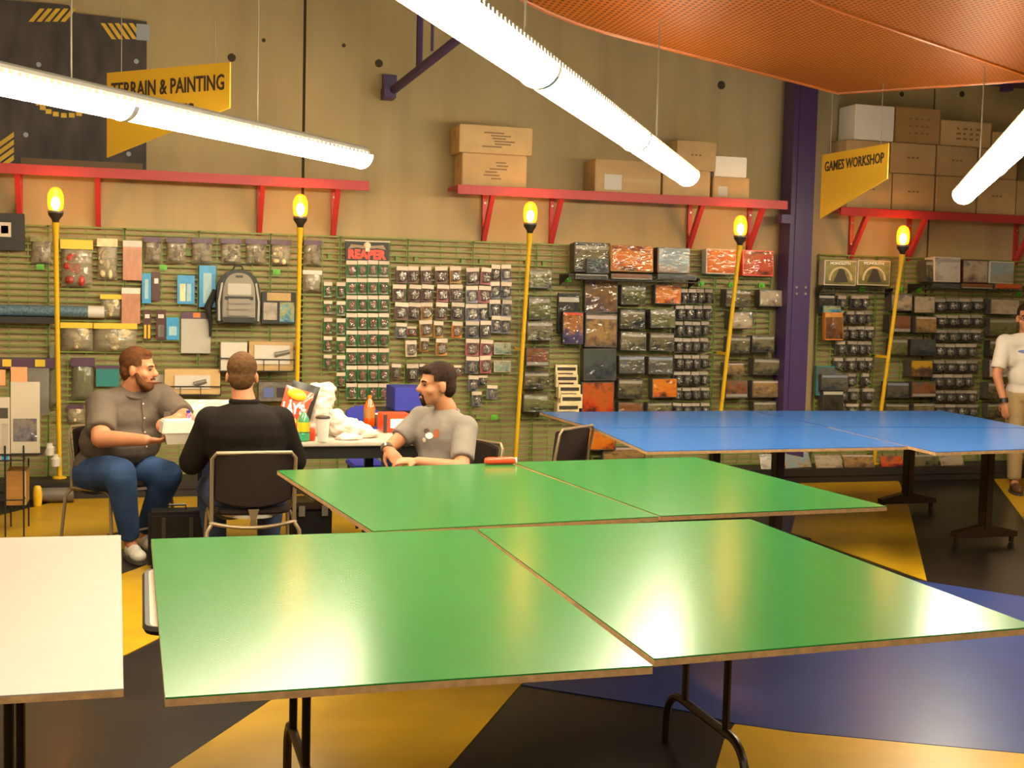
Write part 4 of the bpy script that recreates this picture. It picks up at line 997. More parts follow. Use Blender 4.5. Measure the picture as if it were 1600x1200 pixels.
artbox(1279, 459, 1304, 490, 'dark booklet pack topmost just right of the purple column', 'a_dark', 'booklet packs', t=.03, side='black', name='hanging_pack')
artbox(1286, 478, 1314, 492, 'small teal booklet pack peeping out above the orange-brown one', 'a_boy', 'booklet packs', t=.02, yb=GY-.04, side='teal', name='hanging_pack')
artbox(1288, 489, 1316, 532, 'orange-brown booklet pack right of the purple column', 'a_brown', 'booklet packs', t=.05, yb=GY-.07, side='ocard', name='hanging_pack')
artbox(1275, 572, 1308, 618, 'blue sky booklet pack low beside the purple column', 'a_sky', 'booklet packs', t=.03, side='teal', name='hanging_pack')
artbox(1283, 585, 1325, 610, 'wide landscape boxed kit in front of the blue booklet', 'a_blue', 'booklet packs', t=.05, yb=GY-.05)
artbox(1285, 609, 1317, 648, 'dark brown boxed kit lowest beside the purple column', 'a_dark', 'booklet packs', t=.09)
S3 = lambda x: 1270+x/5.714
yy = [(462, 483), (487, 507), (511, 531), (534, 555), (560, 580), (585, 605), (608, 628), (632, 650)]
xx = [[(255, 325), (375, 450), (455, 530)], [(258, 300), (335, 400), (420, 488), (490, 545)], [(265, 337), (350, 422), (425, 492), (497, 575)], [(245, 322), (345, 428), (430, 490), (495, 552)],
      [(225, 297), (330, 412), (425, 492), (500, 562)], [(230, 305), (325, 415), (475, 530)], [(265, 328), (340, 440), (483, 577)], [(262, 312), (330, 440), (478, 557)]]
for j, ((v0, v1), xs) in enumerate(zip(yy, xx)):
    for i, (x0, x1) in enumerate(xs):
        blister(S3(x0), v0, S3(x1), v1, 'small grey carded miniature, %s row, %s from left, right of the purple column' % ((ORD[j] if j < 7 else 'bottom'), pos9[i]), 'small grey carded miniatures', 'kcard', 'header_grey', 'fig_grey', t=.11, bottom=False)
column([(1392, 460, 1425, 487), (1389, 493, 1423, 520), (1392, 529, 1418, 555), (1385, 597, 1420, 622), (1383, 631, 1420, 650)],
       ['a_pale', 'a_rust', 'a_green', 'a_blue', 'a_grey'], 'boxed kit, %s in the stack crossed by the fifth pole', 'boxed kits')
column([(1428, 463, 1461, 490), (1430, 495, 1463, 521), (1422, 531, 1462, 556), (1423, 563, 1457, 589), (1424, 597, 1462, 622), (1427, 631, 1460, 650)],
       ['a_pale', 'a_tan', 'a_night', 'a_gold', 'a_rust', 'a_grey'], 'boxed kit, %s in the stack right of the fifth pole', 'boxed kits')
grid([(467, 488), (493, 511), (516, 535), (538, 559), (564, 583), (586, 607), (611, 630), (633, 652)],
     [(1465, 1542), (1467, 1541), (1468, 1540), (1464, 1532), (1465, 1533), (1464, 1526), (1464, 1532), (1464, 1534)],
     'small grey carded miniature, %s row, %s from left, near the standing man', 'small grey carded miniatures')
column([(1547, 468, 1593, 492), (1546, 497, 1590, 525), (1546, 532, 1572, 557), (1545, 563, 1575, 591), (1543, 598, 1570, 624), (1543, 630, 1570, 652)],
       ['a_pale', 'a_green', 'a_grey', 'a_white', 'a_grey', 'a_grey'], 'boxed kit, %s in the stack behind the standing man', 'boxed kits')

# --- left end of the wall
slab('hanging_pack', -14, 333, 38, 391, 'dark hanging pack with white label at the upper left corner of the display', 'black', .05, extra=[('label_card', -.25, .36, .10, .75, 'white_card'), ('art', -.2, .45, .02, .66, 'olive_pkg')])
bag(48, 370, 80, 412, 'small packet with yellow rim left of the first pole', 'olive_pkg', 'grey_pkg', mat='film')
bag(95, 376, 144, 448, 'large clear bag of red parts with yellow header', 'yhead', 'redbits', t=.07)
bag(152, 374, 183, 437, 'tall clear bag of pale parts left of the pinkish slab', 'cream', 'cream')
slab('wrapped_slab', 192, 376, 222, 438, 'upper pinkish wrapped slab with white header', 'pink_slab', .04, 'tag_white', group='pinkish slabs')
slab('wrapped_slab', 190, 450, 219, 506, 'lower pinkish wrapped slab with white header', 'pink_slab', .04, 'tag_white', group='pinkish slabs')
for i, (u0, u1) in enumerate(((225, 252), (260, 291), (300, 332), (346, 377), (385, 417), (424, 455), (476, 503))):
    bag(u0, 371+i*.8, u1, 411+i*.6, 'small clear packet with plum and red header, %s from the left in the top row' % pos9[i], 'phead', 'grey_pkg' if i != 5 else 'cream', group='plum headed packets', t=.06)
bag(474, 423, 503, 456, 'clear packet of white parts right of the second pole', 'tag_white', 'tag_white', t=.05)
slab('carded_tool', 222, 427, 236, 474, 'narrow blue carded tool beside a chocolate one', 'sky', .02, cat='tool pack', extra=[('tool', -.2, .15, .2, .8, 'pale_blue')])
slab('carded_tool', 237, 425, 250, 470, 'narrow chocolate carded tool beside the blue one', 'choc', .02, cat='tool pack', extra=[('tag', -.2, .6, .3, .78, 'tag_white')])
slab('carded_tool', 277, 430, 304, 475, 'short blue carded tool left of the backpack', 'sky', .02, cat='tool pack', extra=[('tool', -.35, .1, -.02, .7, 'cream'), ('tool', .05, .1, .3, .7, 'pale_blue')])
slab('carded_tool', 311, 415, 337, 480, 'long blue carded tool next to the backpack', 'sky', .03, cat='tool pack', extra=[('tool', -.25, .1, .25, .82, 'pale_blue')])
slab('carded_tool', 224, 484, 236, 531, 'chocolate card with yellow pliers', 'choc', .02, cat='tool pack', extra=[('pliers', -.4, .05, -.1, .5, 'yellow'), ('pliers', .1, .05, .4, .5, 'yellow'), ('tag', -.3, .72, .3, .85, 'tag_white')])
slab('carded_tool', 244, 484, 259, 531, 'chocolate card with dark tool, right of the yellow pliers', 'choc', .02, cat='tool pack', extra=[('tool', -.3, .1, .3, .5, 'grey_pkg'), ('tag', -.3, .72, .3, .85, 'tag_white')])
slab('carded_tool', 260, 496, 280, 531, 'small blue carded tool low beside the white sheet', 'sky', .02, cat='tool pack', extra=[('tool', -.3, .2, .3, .6, 'pale_blue')])
slab('sheet_pack', 283, 488, 329, 552, 'large light grey sheet under a plum header', 'lightgrey_sheet', .015, 'phead', cat='packet', extra=[('orange_mark', -.1, .87, .15, .99, 'ocard')])
o = empty('poster_tube', ay(-30, 484, GY-.06), 0, 'blue-grey roll with white end lying along the left of the display', 'tube')
p0 = o.location.copy(); pe = ay(163, 484, GY-.06)
build('roll', MB().tube([(0, 0, 0), (ay(138, 484, GY-.06).x-p0.x, 0, 0)], .047, 14), M['tube'], o, smooth=True)
build('white_end', MB().tube([(ay(138, 484, GY-.06).x-p0.x, 0, 0), (pe.x-p0.x, 0, 0)], .049, 14), M['tag_white'], o, smooth=True)
slab('display_ledge', -20, 495, 86, 505, 'dark ledge holding the blue-grey roll', 'black', .12, cat='ledge')
bag(157, 461, 190, 497, 'clear packet of cream parts with yellow header right of the roll', 'yhead', 'cream')
bag(95, 505, 145, 549, 'left of two wide bags of white parts with yellow header', 'yhead', 'cream', t=.07, group='yellow headed bags')
bag(146, 506, 213, 551, 'right of two wide bags of white parts with yellow header', 'yhead', 'cream', t=.07, group='yellow headed bags')
bag(111, 561, 147, 626, 'smoky grey bag with plum header behind the seated man in taupe', 'phead', None, mat='smoke', t=.06)
bag(104, 634, 130, 662, 'small packet with yellow and black header left of the seated man in taupe', 'phead', 'cream', t=.05)
slab('hanging_pack', 150, 571, 186, 604, 'teal and plum pack behind the shoulder of the man in taupe', 'teal', .04, 'phead')
bag(74, 540, 86, 640, 'tall narrow clear bag just left of the first pole', None, None, mat='smoke', t=.05)
# boxes in wire baskets
def basket(u0, u1, v0, v1, label):
    yf = GY-.20; a, b = ay(u0, v1, yf), ay(u1, v0, yf)
    t = empty('wire_basket', (a.x, GY, a.z), 0, label, 'basket', 'small wire baskets')
    W, H = b.x-a.x, b.z-a.z; m = MB()
    for z in (0, H): m.box((0, -.204, z-.004), (W, -.196, z+.004)).box((-.004, -.2, z-.004), (.004, -.005, z+.004)).box((W-.004, -.2, z-.004), (W+.004, -.005, z+.004))
    for i in range(4): x_ = W*i/3; m.box((x_-.003, -.203, 0), (x_+.003, -.197, H)).box((x_-.003, -.2, -.003), (x_+.003, -.005, .003))
    build('wires', m, M['black'], t)
for args in ((343, 387, 560, 580, 'wire basket holding the white box right of the light grey sheet'), (388, 460, 562, 580, 'wire basket holding the tan box with a white label left of the second pole'), (250, 345, 604, 618, 'wire basket holding the wide tan box behind the man in black')): basket(*args)
slab('tool_box', 345, 535, 386, 579, 'white box with a tool picture above the man in black', 'white_card', .15, cat='box', yb=GY-.03, extra=[('tool_picture', .1, .1, .35, .45, 'grey_pkg')])
slab('tool_box', 389, 534, 458, 579, 'tan box with white label and grey tool picture left of the second pole', 'card', .15, cat='box', yb=GY-.03, extra=[('label_card', -.38, .22, .42, .88, 'white_card')])
slab('tool_box', 257, 577, 344, 616, 'wide tan box with white label and dark tool picture behind the man in black', 'card', .15, cat='box', yb=GY-.03, extra=[('label_card', -.32, .22, .32, .76, 'white_card')])
for (u, v, w2) in ((313, 598, 9), (441, 552, 11)):
    p = ay(u, v, GY-.20); r = [o for o in bpy.data.objects if o.name.startswith('tool_box')][-1 if u < 400 else -2]
    on(r, 'tool_picture', MB().tube([p+Vector((-w2*.0055, 0, -.014)), p+Vector((w2*.0055, 0, .014))], [.022, .018], 8), M['grey_pkg'])
slab('leaflet_pack', 231, 585, 257, 612, 'small white leaflet pack right of the head of the man in taupe', 'white_card', .02, extra=[('print', -.2, .3, .35, .55, 'fig_red')])
slab('clam_pack', 404, 597, 456, 627, 'grey tool case behind the right shoulder of the man in black', 'grey_pkg', .09, yb=GY-.02, extra=[('tool', -.35, .2, -.05, .7, 'logo_blue'), ('tool', .05, .2, .4, .7, 'kcard')])
slab('game_pack', 409, 456, 462, 506, 'dark pack with tan strip and bright blue picture right of the backpack', 'black', .05, extra=[('tan_strip', -.35, .72, .35, .97, 'card'), ('white_panel', -.45, .12, -.05, .66, 'header_grey'), ('blue_picture', .03, .06, .46, .68, 'a_boy')])
# backpack
def backpack():
    yb = GY-.01; a, b = ay(338, 505, yb-.14), ay(408, 422, yb-.14)
    W, H = b.x-a.x, b.z-a.z
    t = empty('backpack', ((a.x+b.x)/2, yb, a.z), 0, 'black and grey backpack hanging on the display wall', 'backpack')
    def outl(w_, h, z0, n=10, p=2.6):
        pts = [Vector((-w_/2, 0, z0)), Vector((w_/2, 0, z0))]
        for k in range(n+1):
            q = PI*k/n; pts.append(Vector((w_/2*math.copysign(abs(math.cos(q))**(2/p), math.cos(q)), 0, z0+h*.45+h*.55*math.sin(q)**(2/p))))
        return pts
    build('body', MB().prism([p+Vector((0, 0, 0)) for p in outl(W, H, 0)], (0, -.15, 0)), M['black'], t, bevel=.02)
    build('front_pocket', MB().prism([p+Vector((0, -.15, 0)) for p in outl(W*.74, H*.90, H*.04)], (0, -.025, 0)), M['grey_cloth'], t, bevel=.008)
    build('pocket_flap', MB().box((-W*.27, -.195, H*.52), (W*.27, -.175, H*.74)), M['lightgrey_sheet'], t, bevel=.008)
    for k, z in enumerate((.14, .25, .36)): build('mesh_pouch', MB().box((-W*.26, -.20+.004*k, H*z), (W*.26, -.175, H*(z+.10))), M['grey_cloth'], t, bevel=.008)
    build('dark_trim', MB().box((-W*.32, -.182, H*.44), (W*.32, -.174, H*.50)).box((-W*.36, -.182, H*.02), (W*.36, -.15, H*.12)), M['black'], t)
    for s in (-1, 1): build('side_piping', MB().tube([(s*W*.44, -.155, H*.05), (s*W*.45, -.157, H*.4), (s*W*.38, -.157, H*.75)], .010, 6), M['lightgrey_sheet'], t)
    build('grab_loop', MB().tube([(-.04, -.03, H), (-.03, -.03, H+.03), (.03, -.03, H+.03), (.04, -.03, H)], .008, 6), M['black'], t)
    build('badge', MB().box((-.03, -.182, H*.85), (.03, -.174, H*.89)), M['kcard'], t)
    build('shoulder_strap', MB().tube([(-W*.5, -.05, H*.6), (-W*.68, -.07, H*.3), (-W*.62, -.07, 0), (-W*.62, -.06, -H*.25)], [.03, .03, .015, .012], 8), M['black'], t, smooth=True)
backpack()
# green price clips on the grid
M['clip_green'] = P('clip_green', (.10, .42, .02), .4)
for (u, v, l) in ((63, 417, 'left of the first pole'), (255, 418, 'above the short blue tool card'), (432, 425, 'above the bright blue picture pack'), (1095, 443, 'above the small grey miniatures by the fourth pole'),
                  (1143, 445, 'left of the fourth pole, below the orange box'), (1190, 446, 'right of the fourth pole, below the red box'), (1405, 452, 'right of the fifth pole lamp, left one'), (1435, 453, 'left of the right wire shelf'),
                  (887, 437, 'left of the upper wire shelf'), (772, 652, 'low on the bare panel by the third pole'), (1347, 451, 'below the two yellow-green boxes'), (1592, 460, 'above the standing man')):
    p = ay(u, v, GY-.012)
    o = build('grid_clip', MB().box((-.03, -.012, -.022), (.03, 0, .022)).box((-.012, -.03, -.012), (.012, -.012, .004)), M['clip_green'])
    o.location = p; tag(o, 'bright green plastic clip ' + l, 'clip', 'green plastic clips')

# --- magazines lying on the kick board
for i, (u0, u1, v0, v1, mt, l) in enumerate((
 (1188, 1224, 708, 733, 'a_white', 'white booklet leaning on the low ledge, leftmost under the blue boards'), (1226, 1270, 706, 734, 'a_sea', 'bluish booklet leaning on the low ledge with bright lower edge'),
 (1274, 1314, 710, 733, 'a_pale', 'tan booklet leaning on the low ledge in the middle'), (1318, 1364, 709, 732, 'a_tan', 'booklet with an orange arc on the low ledge'),
 (1376, 1408, 716, 731, 'a_red', 'red-printed booklet low on the ledge left of the table post'), (1424, 1468, 708, 730, 'a_grey', 'dark booklet with pale corner on the ledge right of the table post'), (1470, 1508, 710, 729, 'a_pale', 'yellowish booklet on the ledge by the right table post'))):
    a = ay(u0, v1, KF+.06); b = ay(u1, v1, KF+.06); h = ay((u0+u1)/2, v0, KF+.12).z-KZ
    h = min(max(h, .10), .19)
    o = build('booklet', MB().box((0, 0, 0), (b.x-a.x, .012, h*1.08)), M[mt]); o.location = (a.x, KF+.04, KZ+.002); o.rotation_euler = (math.radians(-28), math.radians(random.uniform(-2, 2)), math.radians(random.uniform(-7, 7)))
    tag(o, l, 'booklet', 'booklets on the low ledge')

# ------------------------------------------------------------------ literature rack at the far left
def lit_rack():
    y = 8.95; x1 = ay(37, 740, y).x; x0 = ay(-40, 740, y).x
    t = empty('wire_rack', (x0, y, 0), 0, 'black wire literature rack at the left edge, holding brochures', 'rack')
    W = x1-x0; m = MB()
    for x_ in (0, W*.62, W): 
        for yy_ in (0, .38): build('upright', MB().tube([(x_, yy_, 0), (x_, yy_, 1.1 if yy_ else .62)], .006, 6), M['black'], t)
    for z in (.25, .52, .56):
        m.box((0, -.004, z-.004), (W, .004, z+.004)).box((0, .376, z-.004), (W, .384, z+.004)).box((-.004, 0, z-.004), (.004, .38, z+.004)).box((W-.004, 0, z-.004), (W+.004, .38, z+.004))
    build('rail', m, M['black'], t)
    build('tray', MB().box((0, .0, .555), (W+.12, .38, .565)), M['black'], t)
    return y, x0, W
ry, rx0, rW = lit_rack()
def up(name, u0, v0, u1, v1, y, th, label, mat, extra=None, cat='brochure', group=None, lean=0.):
    a, b = ay(u0, v1, y), ay(u1, v0, y); H = b.z-a.z; W = b.x-a.x
    o = build(name, MB().box((-W/2, 0, 0), (W/2, th, H)), M[mat]); o.location = ((a.x+b.x)/2, y, a.z); o.rotation_euler = (lean, 0, 0); tag(o, label, cat, group)
    for (nm_, x0, z0, x1, z1, mt) in (extra or []): build(nm_, MB().box((x0*W, -.002, z0*H), (x1*W, 0, z1*H)), M[mt], o)
    return o
up('brochure', 17, 597, 62, 716, 8.98, .02, 'large pale brochure with a photo panel standing in the rack', 'newsprint', [('photo', -.42, .22, .40, .52, 'a_photo')])
up('brochure', -10, 621, 15, 723, 8.96, .02, 'pale leaflet with dark lettering at the left edge of the rack', 'newsprint', [('photo', -.3, .68, .4, .84, 'kcard'), ('column_print', .0, .2, .40, .6, 'header_grey'), ('blue_badge', .0, .02, .4, .12, 'sky')])
up('packet', 17, 574, 42, 602, 9.1, .03, 'salmon topped packet behind the large pale brochure', 'orange_paper', cat='packet', group='salmon packets')
up('packet', -6, 578, 8, 602, 9.1, .03, 'salmon topped packet at the left edge behind the leaflet', 'orange_paper', cat='packet', group='salmon packets')
up('packet', 43, 576, 76, 648, 9.3, .05, 'dark grey packet hanging behind the brochure', 'grey_pkg', cat='packet')
slab('header_strip', -12, 560, 86, 576, 'plum header strip with yellow tags at the left edge', 'phead', .12, cat='strip', extra=[('yellow_tag', -.34, .2, -.2, .9, 'yhead'), ('yellow_tag', .18, .2, .34, .9, 'yhead')])
cb = up('carton', 10, 736, 41, 790, 9.05, .25, 'amber cardboard box under the tray of the wire rack', 'wood', [('side_edge', .38, 0, .5, 1, 'card')], cat='box')
sp = az(60, 775, 0)
for k, (u, v) in enumerate(((72, 702), (82, 720))):
    p = ay(u, v, 10.2); o = build('paint_pot', MB().lathe([(.035, -.04), (.04, .02), (.025, .035), (.025, .055)], 10), M['white_card'], smooth=True); o.location = (p.x, 10.55, p.z-.05)
    tag(o, 'white paint pot on the ledge left of the first pole, %s' % ('upper' if k == 0 else 'lower'), 'pot', 'white pots')
p = ay(57, 757, 10.1)
o = build('yellow_tub', MB().lathe([(.03, 0), (.036, .09), (.03, .14), (.02, .155)], 12), M['yellow'], smooth=True); o.location = (p.x, 10.2, 0); tag(o, 'yellow bottle on the floor beside the wire rack', 'bottle')
o = build('rolled_mat', MB().tube([(ay(62, 772, 10.3).x, 10.33, .06), (ay(115, 772, 10.3).x, 10.33, .06)], .058, 14), M['grey_pkg'], smooth=True); tag(o, 'grey rolled mat on the floor at the foot of the first pole', 'roll')

# ------------------------------------------------------------------ chairs
def stack_chair(loc, rz, label):
    """faces local +y; floor at z 0"""
    t = empty('stacking_chair', loc, rz, label, 'chair', 'dark stacking chairs')
    w_ = .228
    # backrest: curved padded panel
    def curved(x_half, z0, z1, y0, sag, th, lean, n=8):
        vs = []
        for side in (0, 1):
            for j in (0, 1, 2):
                z = z0+(z1-z0)*j/2
                for i in range(n+1):
                    a = -1+2*i/n
                    y = y0 - sag*(1-a*a) - lean*(z-z0) + (th if side else 0)
                    zz = z - (.035*(1-a*a)*1.2 if j == 0 else 0) + (.02*(1-a*a) if j == 2 else 0)
                    vs.append((a*x_half, y, zz))
        N = 3*(n+1); fs = []
        for j in (0, 1):
            for i in range(n):
                q = j*(n+1)+i; fs.append((q, q+1, q+n+2, q+n+1)); fs.append((N+q, N+q+n+1, N+q+n+2, N+q+1))
        for i in range(n): fs.append((i, N+i, N+i+1, i+1)); q = 2*(n+1)+i; fs.append((q, q+1, N+q+1, N+q))
        for j in (0, 1): q = j*(n+1); fs.append((q, q+n+1, N+q+n+1, N+q)); q += n; fs.append((q, N+q, N+q+n+1, q+n+1))
        return MB().add(vs, fs)
    build('backrest', curved(w_-.012, .53, .785, -.19, .035, .035, .12), M['seat'], t, smooth=True, bevel=.008)
    build('seat', MB().prism([Vector((w_*math.copysign(abs(math.cos(q))**.5, math.cos(q)), .03+.23*math.copysign(abs(math.sin(q))**.5, math.sin(q)), .445)) for q in [2*PI*k/24 for k in range(24)]], (0, 0, .035)), M['seat'], t, bevel=.01)
    build('seat_shell', MB().prism([Vector((.18*math.cos(q), .02+.235*math.sin(q), .425)) for q in [2*PI*k/20 for k in range(20)]], (0, 0, .018)), M['shell'], t)
    build('back_frame', MB().tube([(-w_, -.20, .40), (-w_, -.20, .60), (-w_, -.235, .77), (-w_*.9, -.24, .80), (w_*.9, -.24, .80), (w_, -.235, .77), (w_, -.20, .60), (w_, -.20, .40)], .011, 8), M['frame'], t, smooth=True)
    build('rear_rail', MB().tube([(-w_-.01, -.21, .40)] + [(w_*(-1+2*k/8), -.21, .405-.03*(1-(-1+2*k/8)**2)) for k in range(9)] + [(w_+.01, -.21, .40)], .011, 8), M['frame'], t, smooth=True)
    build('spine_bracket', MB().prism([Vector((-.03, -.225, .48)), Vector((.03, -.225, .48)), Vector((.015, -.22, .42)), Vector((.02, -.21, .37)), Vector((-.02, -.21, .37)), Vector((-.015, -.22, .42))], (0, .012, 0)), M['frame'], t)
    for s in (-1, 1):
        build('leg', MB().tube([(s*w_, -.21, .40), (s*(w_+.025), -.23, .36), (s*(w_+.04), -.27, 0)], .011, 8), M['frame'], t, smooth=True)
        build('leg', MB().tube([(s*w_, -.20, .41), (s*w_, .15, .43), (s*(w_+.005), .20, .40), (s*(w_+.02), .24, 0)], .011, 8), M['frame'], t, smooth=True)
    build('cross_bar', MB().tube([(-w_-.02, .19, .16), (w_+.02, .19, .16)], .008, 6), M['frame'], t)
    return t
stack_chair((.605, 7.25, 0), 0, 'dark padded chair with taupe frame, its back to us, under the man in black')
stack_chair((-.12, 8.38, 0), math.radians(-142), 'dark stacking chair under the man in the taupe shirt')
stack_chair((1.80, 7.36, 0), math.radians(118), 'stacking chair behind the green boards under the man in the grey t-shirt')
p = ay(835, 690, 8.35)
stack_chair((p.x+.10, 8.35, 0), math.radians(40), 'empty dark chair standing sideways left of the blue boards')

# ------------------------------------------------------------------ people
def remesh(name, mb, voxel, mat, smooth=4, parent=None):
    me = mb.mesh(name+'_src', mat); o = bpy.data.objects.new('tmp', me); COL.objects.link(o)
    md = o.modifiers.new('r', 'REMESH'); md.mode = 'VOXEL'; md.voxel_size = voxel; md.use_smooth_shade = True
    if smooth: sm = o.modifiers.new('s', 'SMOOTH'); sm.factor = .5; sm.iterations = smooth
    dg = bpy.context.evaluated_depsgraph_get(); dg.update()
    me2 = bpy.data.meshes.new_from_object(o.evaluated_get(dg)); me2.name = name
    bpy.data.objects.remove(o); bpy.data.meshes.remove(me)
    me2.materials.clear(); me2.materials.append(mat)
    me2.polygons.foreach_set('use_smooth', [True]*len(me2.polygons))
    return link(name, me2, parent)
def limb(mb, pts, rs, n=14):
    """tapered rounded limb through joints"""
    for i, (p, r) in enumerate(zip(pts, rs)): mb.ball(p, r*1.0, 14)
    for i in range(len(pts)-1): mb.tube([pts[i], pts[i+1]], [rs[i], rs[i+1]], n)
def frame3(f, up=(0, 0, 1)):
    f = Vector(f).normalized(); u = Vector(up); r = f.cross(u).normalized(); u = r.cross(f)
    return Matrix(((r.x, f.x, u.x), (r.y, f.y, u.y), (r.z, f.z, u.z)))       # columns: right, forward, up
def hand(mb, wrist, direction, palm_n, curl, side, s=1.):
    """palm + four bent fingers + thumb. direction: wrist->knuckles, palm_n: palm normal, side +1 right hand"""
    d = Vector(direction).normalized(); n = Vector(palm_n); n = (n-d*n.dot(d)).normalized(); a = d.cross(n)*side
    w = Vector(wrist)
    X = Matrix(((a.x, d.x, n.x), (a.y, d.y, n.y), (a.z, d.z, n.z)))
    mb.ball(w+d*.045*s, (.040*s, .055*s, .018*s), 12, X=X)
    mb.ball(w+d*.070*s, (.041*s, .028*s, .015*s), 12, X=X)
    for k, (off, ln) in enumerate(((-.030, .070), (-.010, .080), (.011, .074), (.030, .058))):
        b = w+d*.085*s+a*off*s; cur = [b]; ang = 0
        for j, fr in enumerate((.45, .30, .25)):
            ang += curl*(.7 if j == 0 else 1.); dd = d*math.cos(ang)+n*math.sin(ang)
            cur.append(cur[-1]+dd*ln*fr*s)
        rs = [.0095*s, .009*s, .008*s, .007*s]
        limb(mb, cur, rs, 8)
    tb = w+d*.025*s-a*.034*s
    limb(mb, [tb, tb+(d*.6-a*.7+n*.35)*.034*s, tb+(d*.95-a*.65+n*.6)*.058*s], [.013*s, .011*s, .009*s], 8)
def person(label, J, shirt, pants, hair, hair_style, shoes=None, shoe_mat='shoe_white', sleeve='short', beard=None, voxel=.008, belly=0., bulk=1., glasses=False):
    base = J['base']; t_mb = MB(); b = bulk
    V_ = {k: Vector(v) for k, v in J.items() if k != 'base' and not k.startswith('hand')}
    HC, f = V_['head'], V_['face']; X = frame3(f, V_.get('headup', (0, 0, 1))); s = J.get('hs', (1.06, 0, 0))[0]
    H = lambda r_, f_, u_: HC + X @ Vector((r_*s, f_*s, u_*s))
    body = MB()
    # skull, jaw, face
    body.ball(H(0, -.012, .035), (.076*s, .096*s, .090*s), 20, X=X); body.ball(H(0, .022, -.03), (.064*s, .072*s, .085*s), 18, X=X)
    body.ball(H(0, .050, -.085), (.038*s, .034*s, .032*s), 14, X=X); body.ball(H(0, .075, .018), (.052*s, .02*s, .018*s), 12, X=X)
    body.tube([H(0, .085, .012), H(0, .113, -.030)], [.010*s, .017*s], 10); body.ball(H(0, .104, -.030), (.019*s, .017*s, .013*s), 10, X=X)
    body.ball(H(0, .088, -.068), (.028*s, .012*s, .011*s), 10, X=X)
    for sd in (-1, 1):
        body.ball(H(sd*.045, .055, -.03), (.024*s, .025*s, .024*s), 10, X=X)
        body.ball(H(sd*.079, -.010, -.012), (.011*s, .020*s, .033*s), 12, X=X)
    limb(body, [V_['neck'], H(0, -.02, -.07)], [.062*b**.6, .056*b**.3])
    # trunk
    pel, ch = V_['pelvis'], V_['chest']; fb = V_['front']; XB = frame3(fb)
    shR, shL = V_['shR'], V_['shL']; hipR, hipL = V_['hipR'], V_['hipL']
    def trunk(mb, g_):
        mb.ball(pel, (.165*b+g_, .125*b+g_, .13+g_), 16, X=XB); mb.ball((pel+ch)/2+fb*.02*b, (.155*b+g_+belly*.3, .115*b+g_+belly*.5, .17+g_), 16, X=XB)
        mb.ball(ch, (.165*b+g_, .118*b+g_, .165+g_), 16, X=XB)
        if belly: mb.ball(pel+fb*(.06+belly*.5)+Vector((0, 0, .14)), (.15*b+g_, .12+belly*.5+g_, .15+g_), 16, X=XB)
        mb.tube([shR, shL], .062*b+g_, 12); mb.ball(shR, .066*b+g_, 14); mb.ball(shL, .066*b+g_, 14)
        limb(mb, [(shR+shL)/2, (shR+shL)/2*.45+V_['neck']*.55], [.085*b+g_, .066*b**.6+g_*.6])
        for q in (shR, shL): limb(mb, [(shR+shL)/2*.55+V_['neck']*.45, q.lerp((shR+shL)/2, .12)-Vector((0, 0, .012))], [.062*b**.6+g_, .064*b+g_])
        for q in (shR, shL): limb(mb, [q, (q*.62+ch*.38)-Vector((0, 0, .10))], [.062*b+g_, .080*b+g_])
    trunk(body, 0)
    arm = lambda k: [V_['sh'+k], V_['el'+k], V_['wr'+k]]
    for k in 'RL':
        a = arm(k); limb(body, a, [.054*b, .043*b, .029*b**.5])
        hd = J['hand'+k]; hand(body, a[2], hd[0], hd[1], hd[2], 1 if k == 'R' else -1, hd[3] if len(hd) > 3 else 1.)
        limb(body, [V_['hip'+k], V_['kn'+k], V_['an'+k]], [.082*b, .056*b**.8, .040])
        body.tube([V_['an'+k], V_['toe'+k]], [.04, .03], 8)
    root = remesh('person', body, voxel, M['skin'], 2)
    tag(root, label, 'person')
    # shirt
    sh = MB(); trunk(sh, .016)
    for k in 'RL':
        a = arm(k)
        if sleeve == 'short':
            e = a[0].lerp(a[1], .82); limb(sh, [a[0], a[0].lerp(a[1], .4)], [.072*b, .072*b]); sh.tube([a[0].lerp(a[1], .3), e], [.072*b, .068*b], 14)
        else:
            e = a[1].lerp(a[2], .93); limb(sh, [a[0], a[1]], [.072*b, .062*b]); sh.tube([a[1], e], [.062*b, .046*b], 14)
    remesh('shirt', sh, .011, M[shirt], 9, root)
    # trousers
    pt = MB(); pt.ball(pel-Vector((0, 0, .03)), (.165*b+.016, .125*b+.018, .125), 16, X=XB)
    for k in 'RL':
        hp, kn, an = V_['hip'+k], V_['kn'+k], V_['an'+k]; e = kn.lerp(an, .92)
        limb(pt, [hp, kn], [.102*b, .076*b**.8]); pt.tube([kn, e], [.076*b**.8, .062], 14)
    remesh('trousers', pt, .011, M[pants], 4, root)
    # shoes
    for k in 'RL':
        an, toe = V_['an'+k], V_['toe'+k]; d = (toe-an); d.z = 0; L_ = d.length; d.normalize(); XS = frame3(d)
        m = MB(); c = Vector((an.x, an.y, 0))
        m.ball(c+d*.16+Vector((0, 0, .045)), (.047, .09, .042), 14, X=XS); m.ball(c+d*.02+Vector((0, 0, .055)), (.042, .07, .055), 14, X=XS); m.ball(c+d*.09+Vector((0, 0, .055)), (.044, .08, .048), 14, X=XS)
        so = remesh('shoe', m, .008, M[shoe_mat], 3, root)
        n_ = 16; pts = [c+d*.085+XS @ Vector((.05*math.copysign(abs(math.cos(2*PI*i/n_))**.7, math.cos(2*PI*i/n_)), .165*math.sin(2*PI*i/n_), 0))+Vector((0, 0, .001)) for i in range(n_)]
        build('sole', MB().prism(pts, (0, 0, .022)), M['sole'], so)
    # hair
    hm = MB()
    hm.ball(H(0, -.020, .047), (.083*s, .100*s, .090*s), 20, X=X)
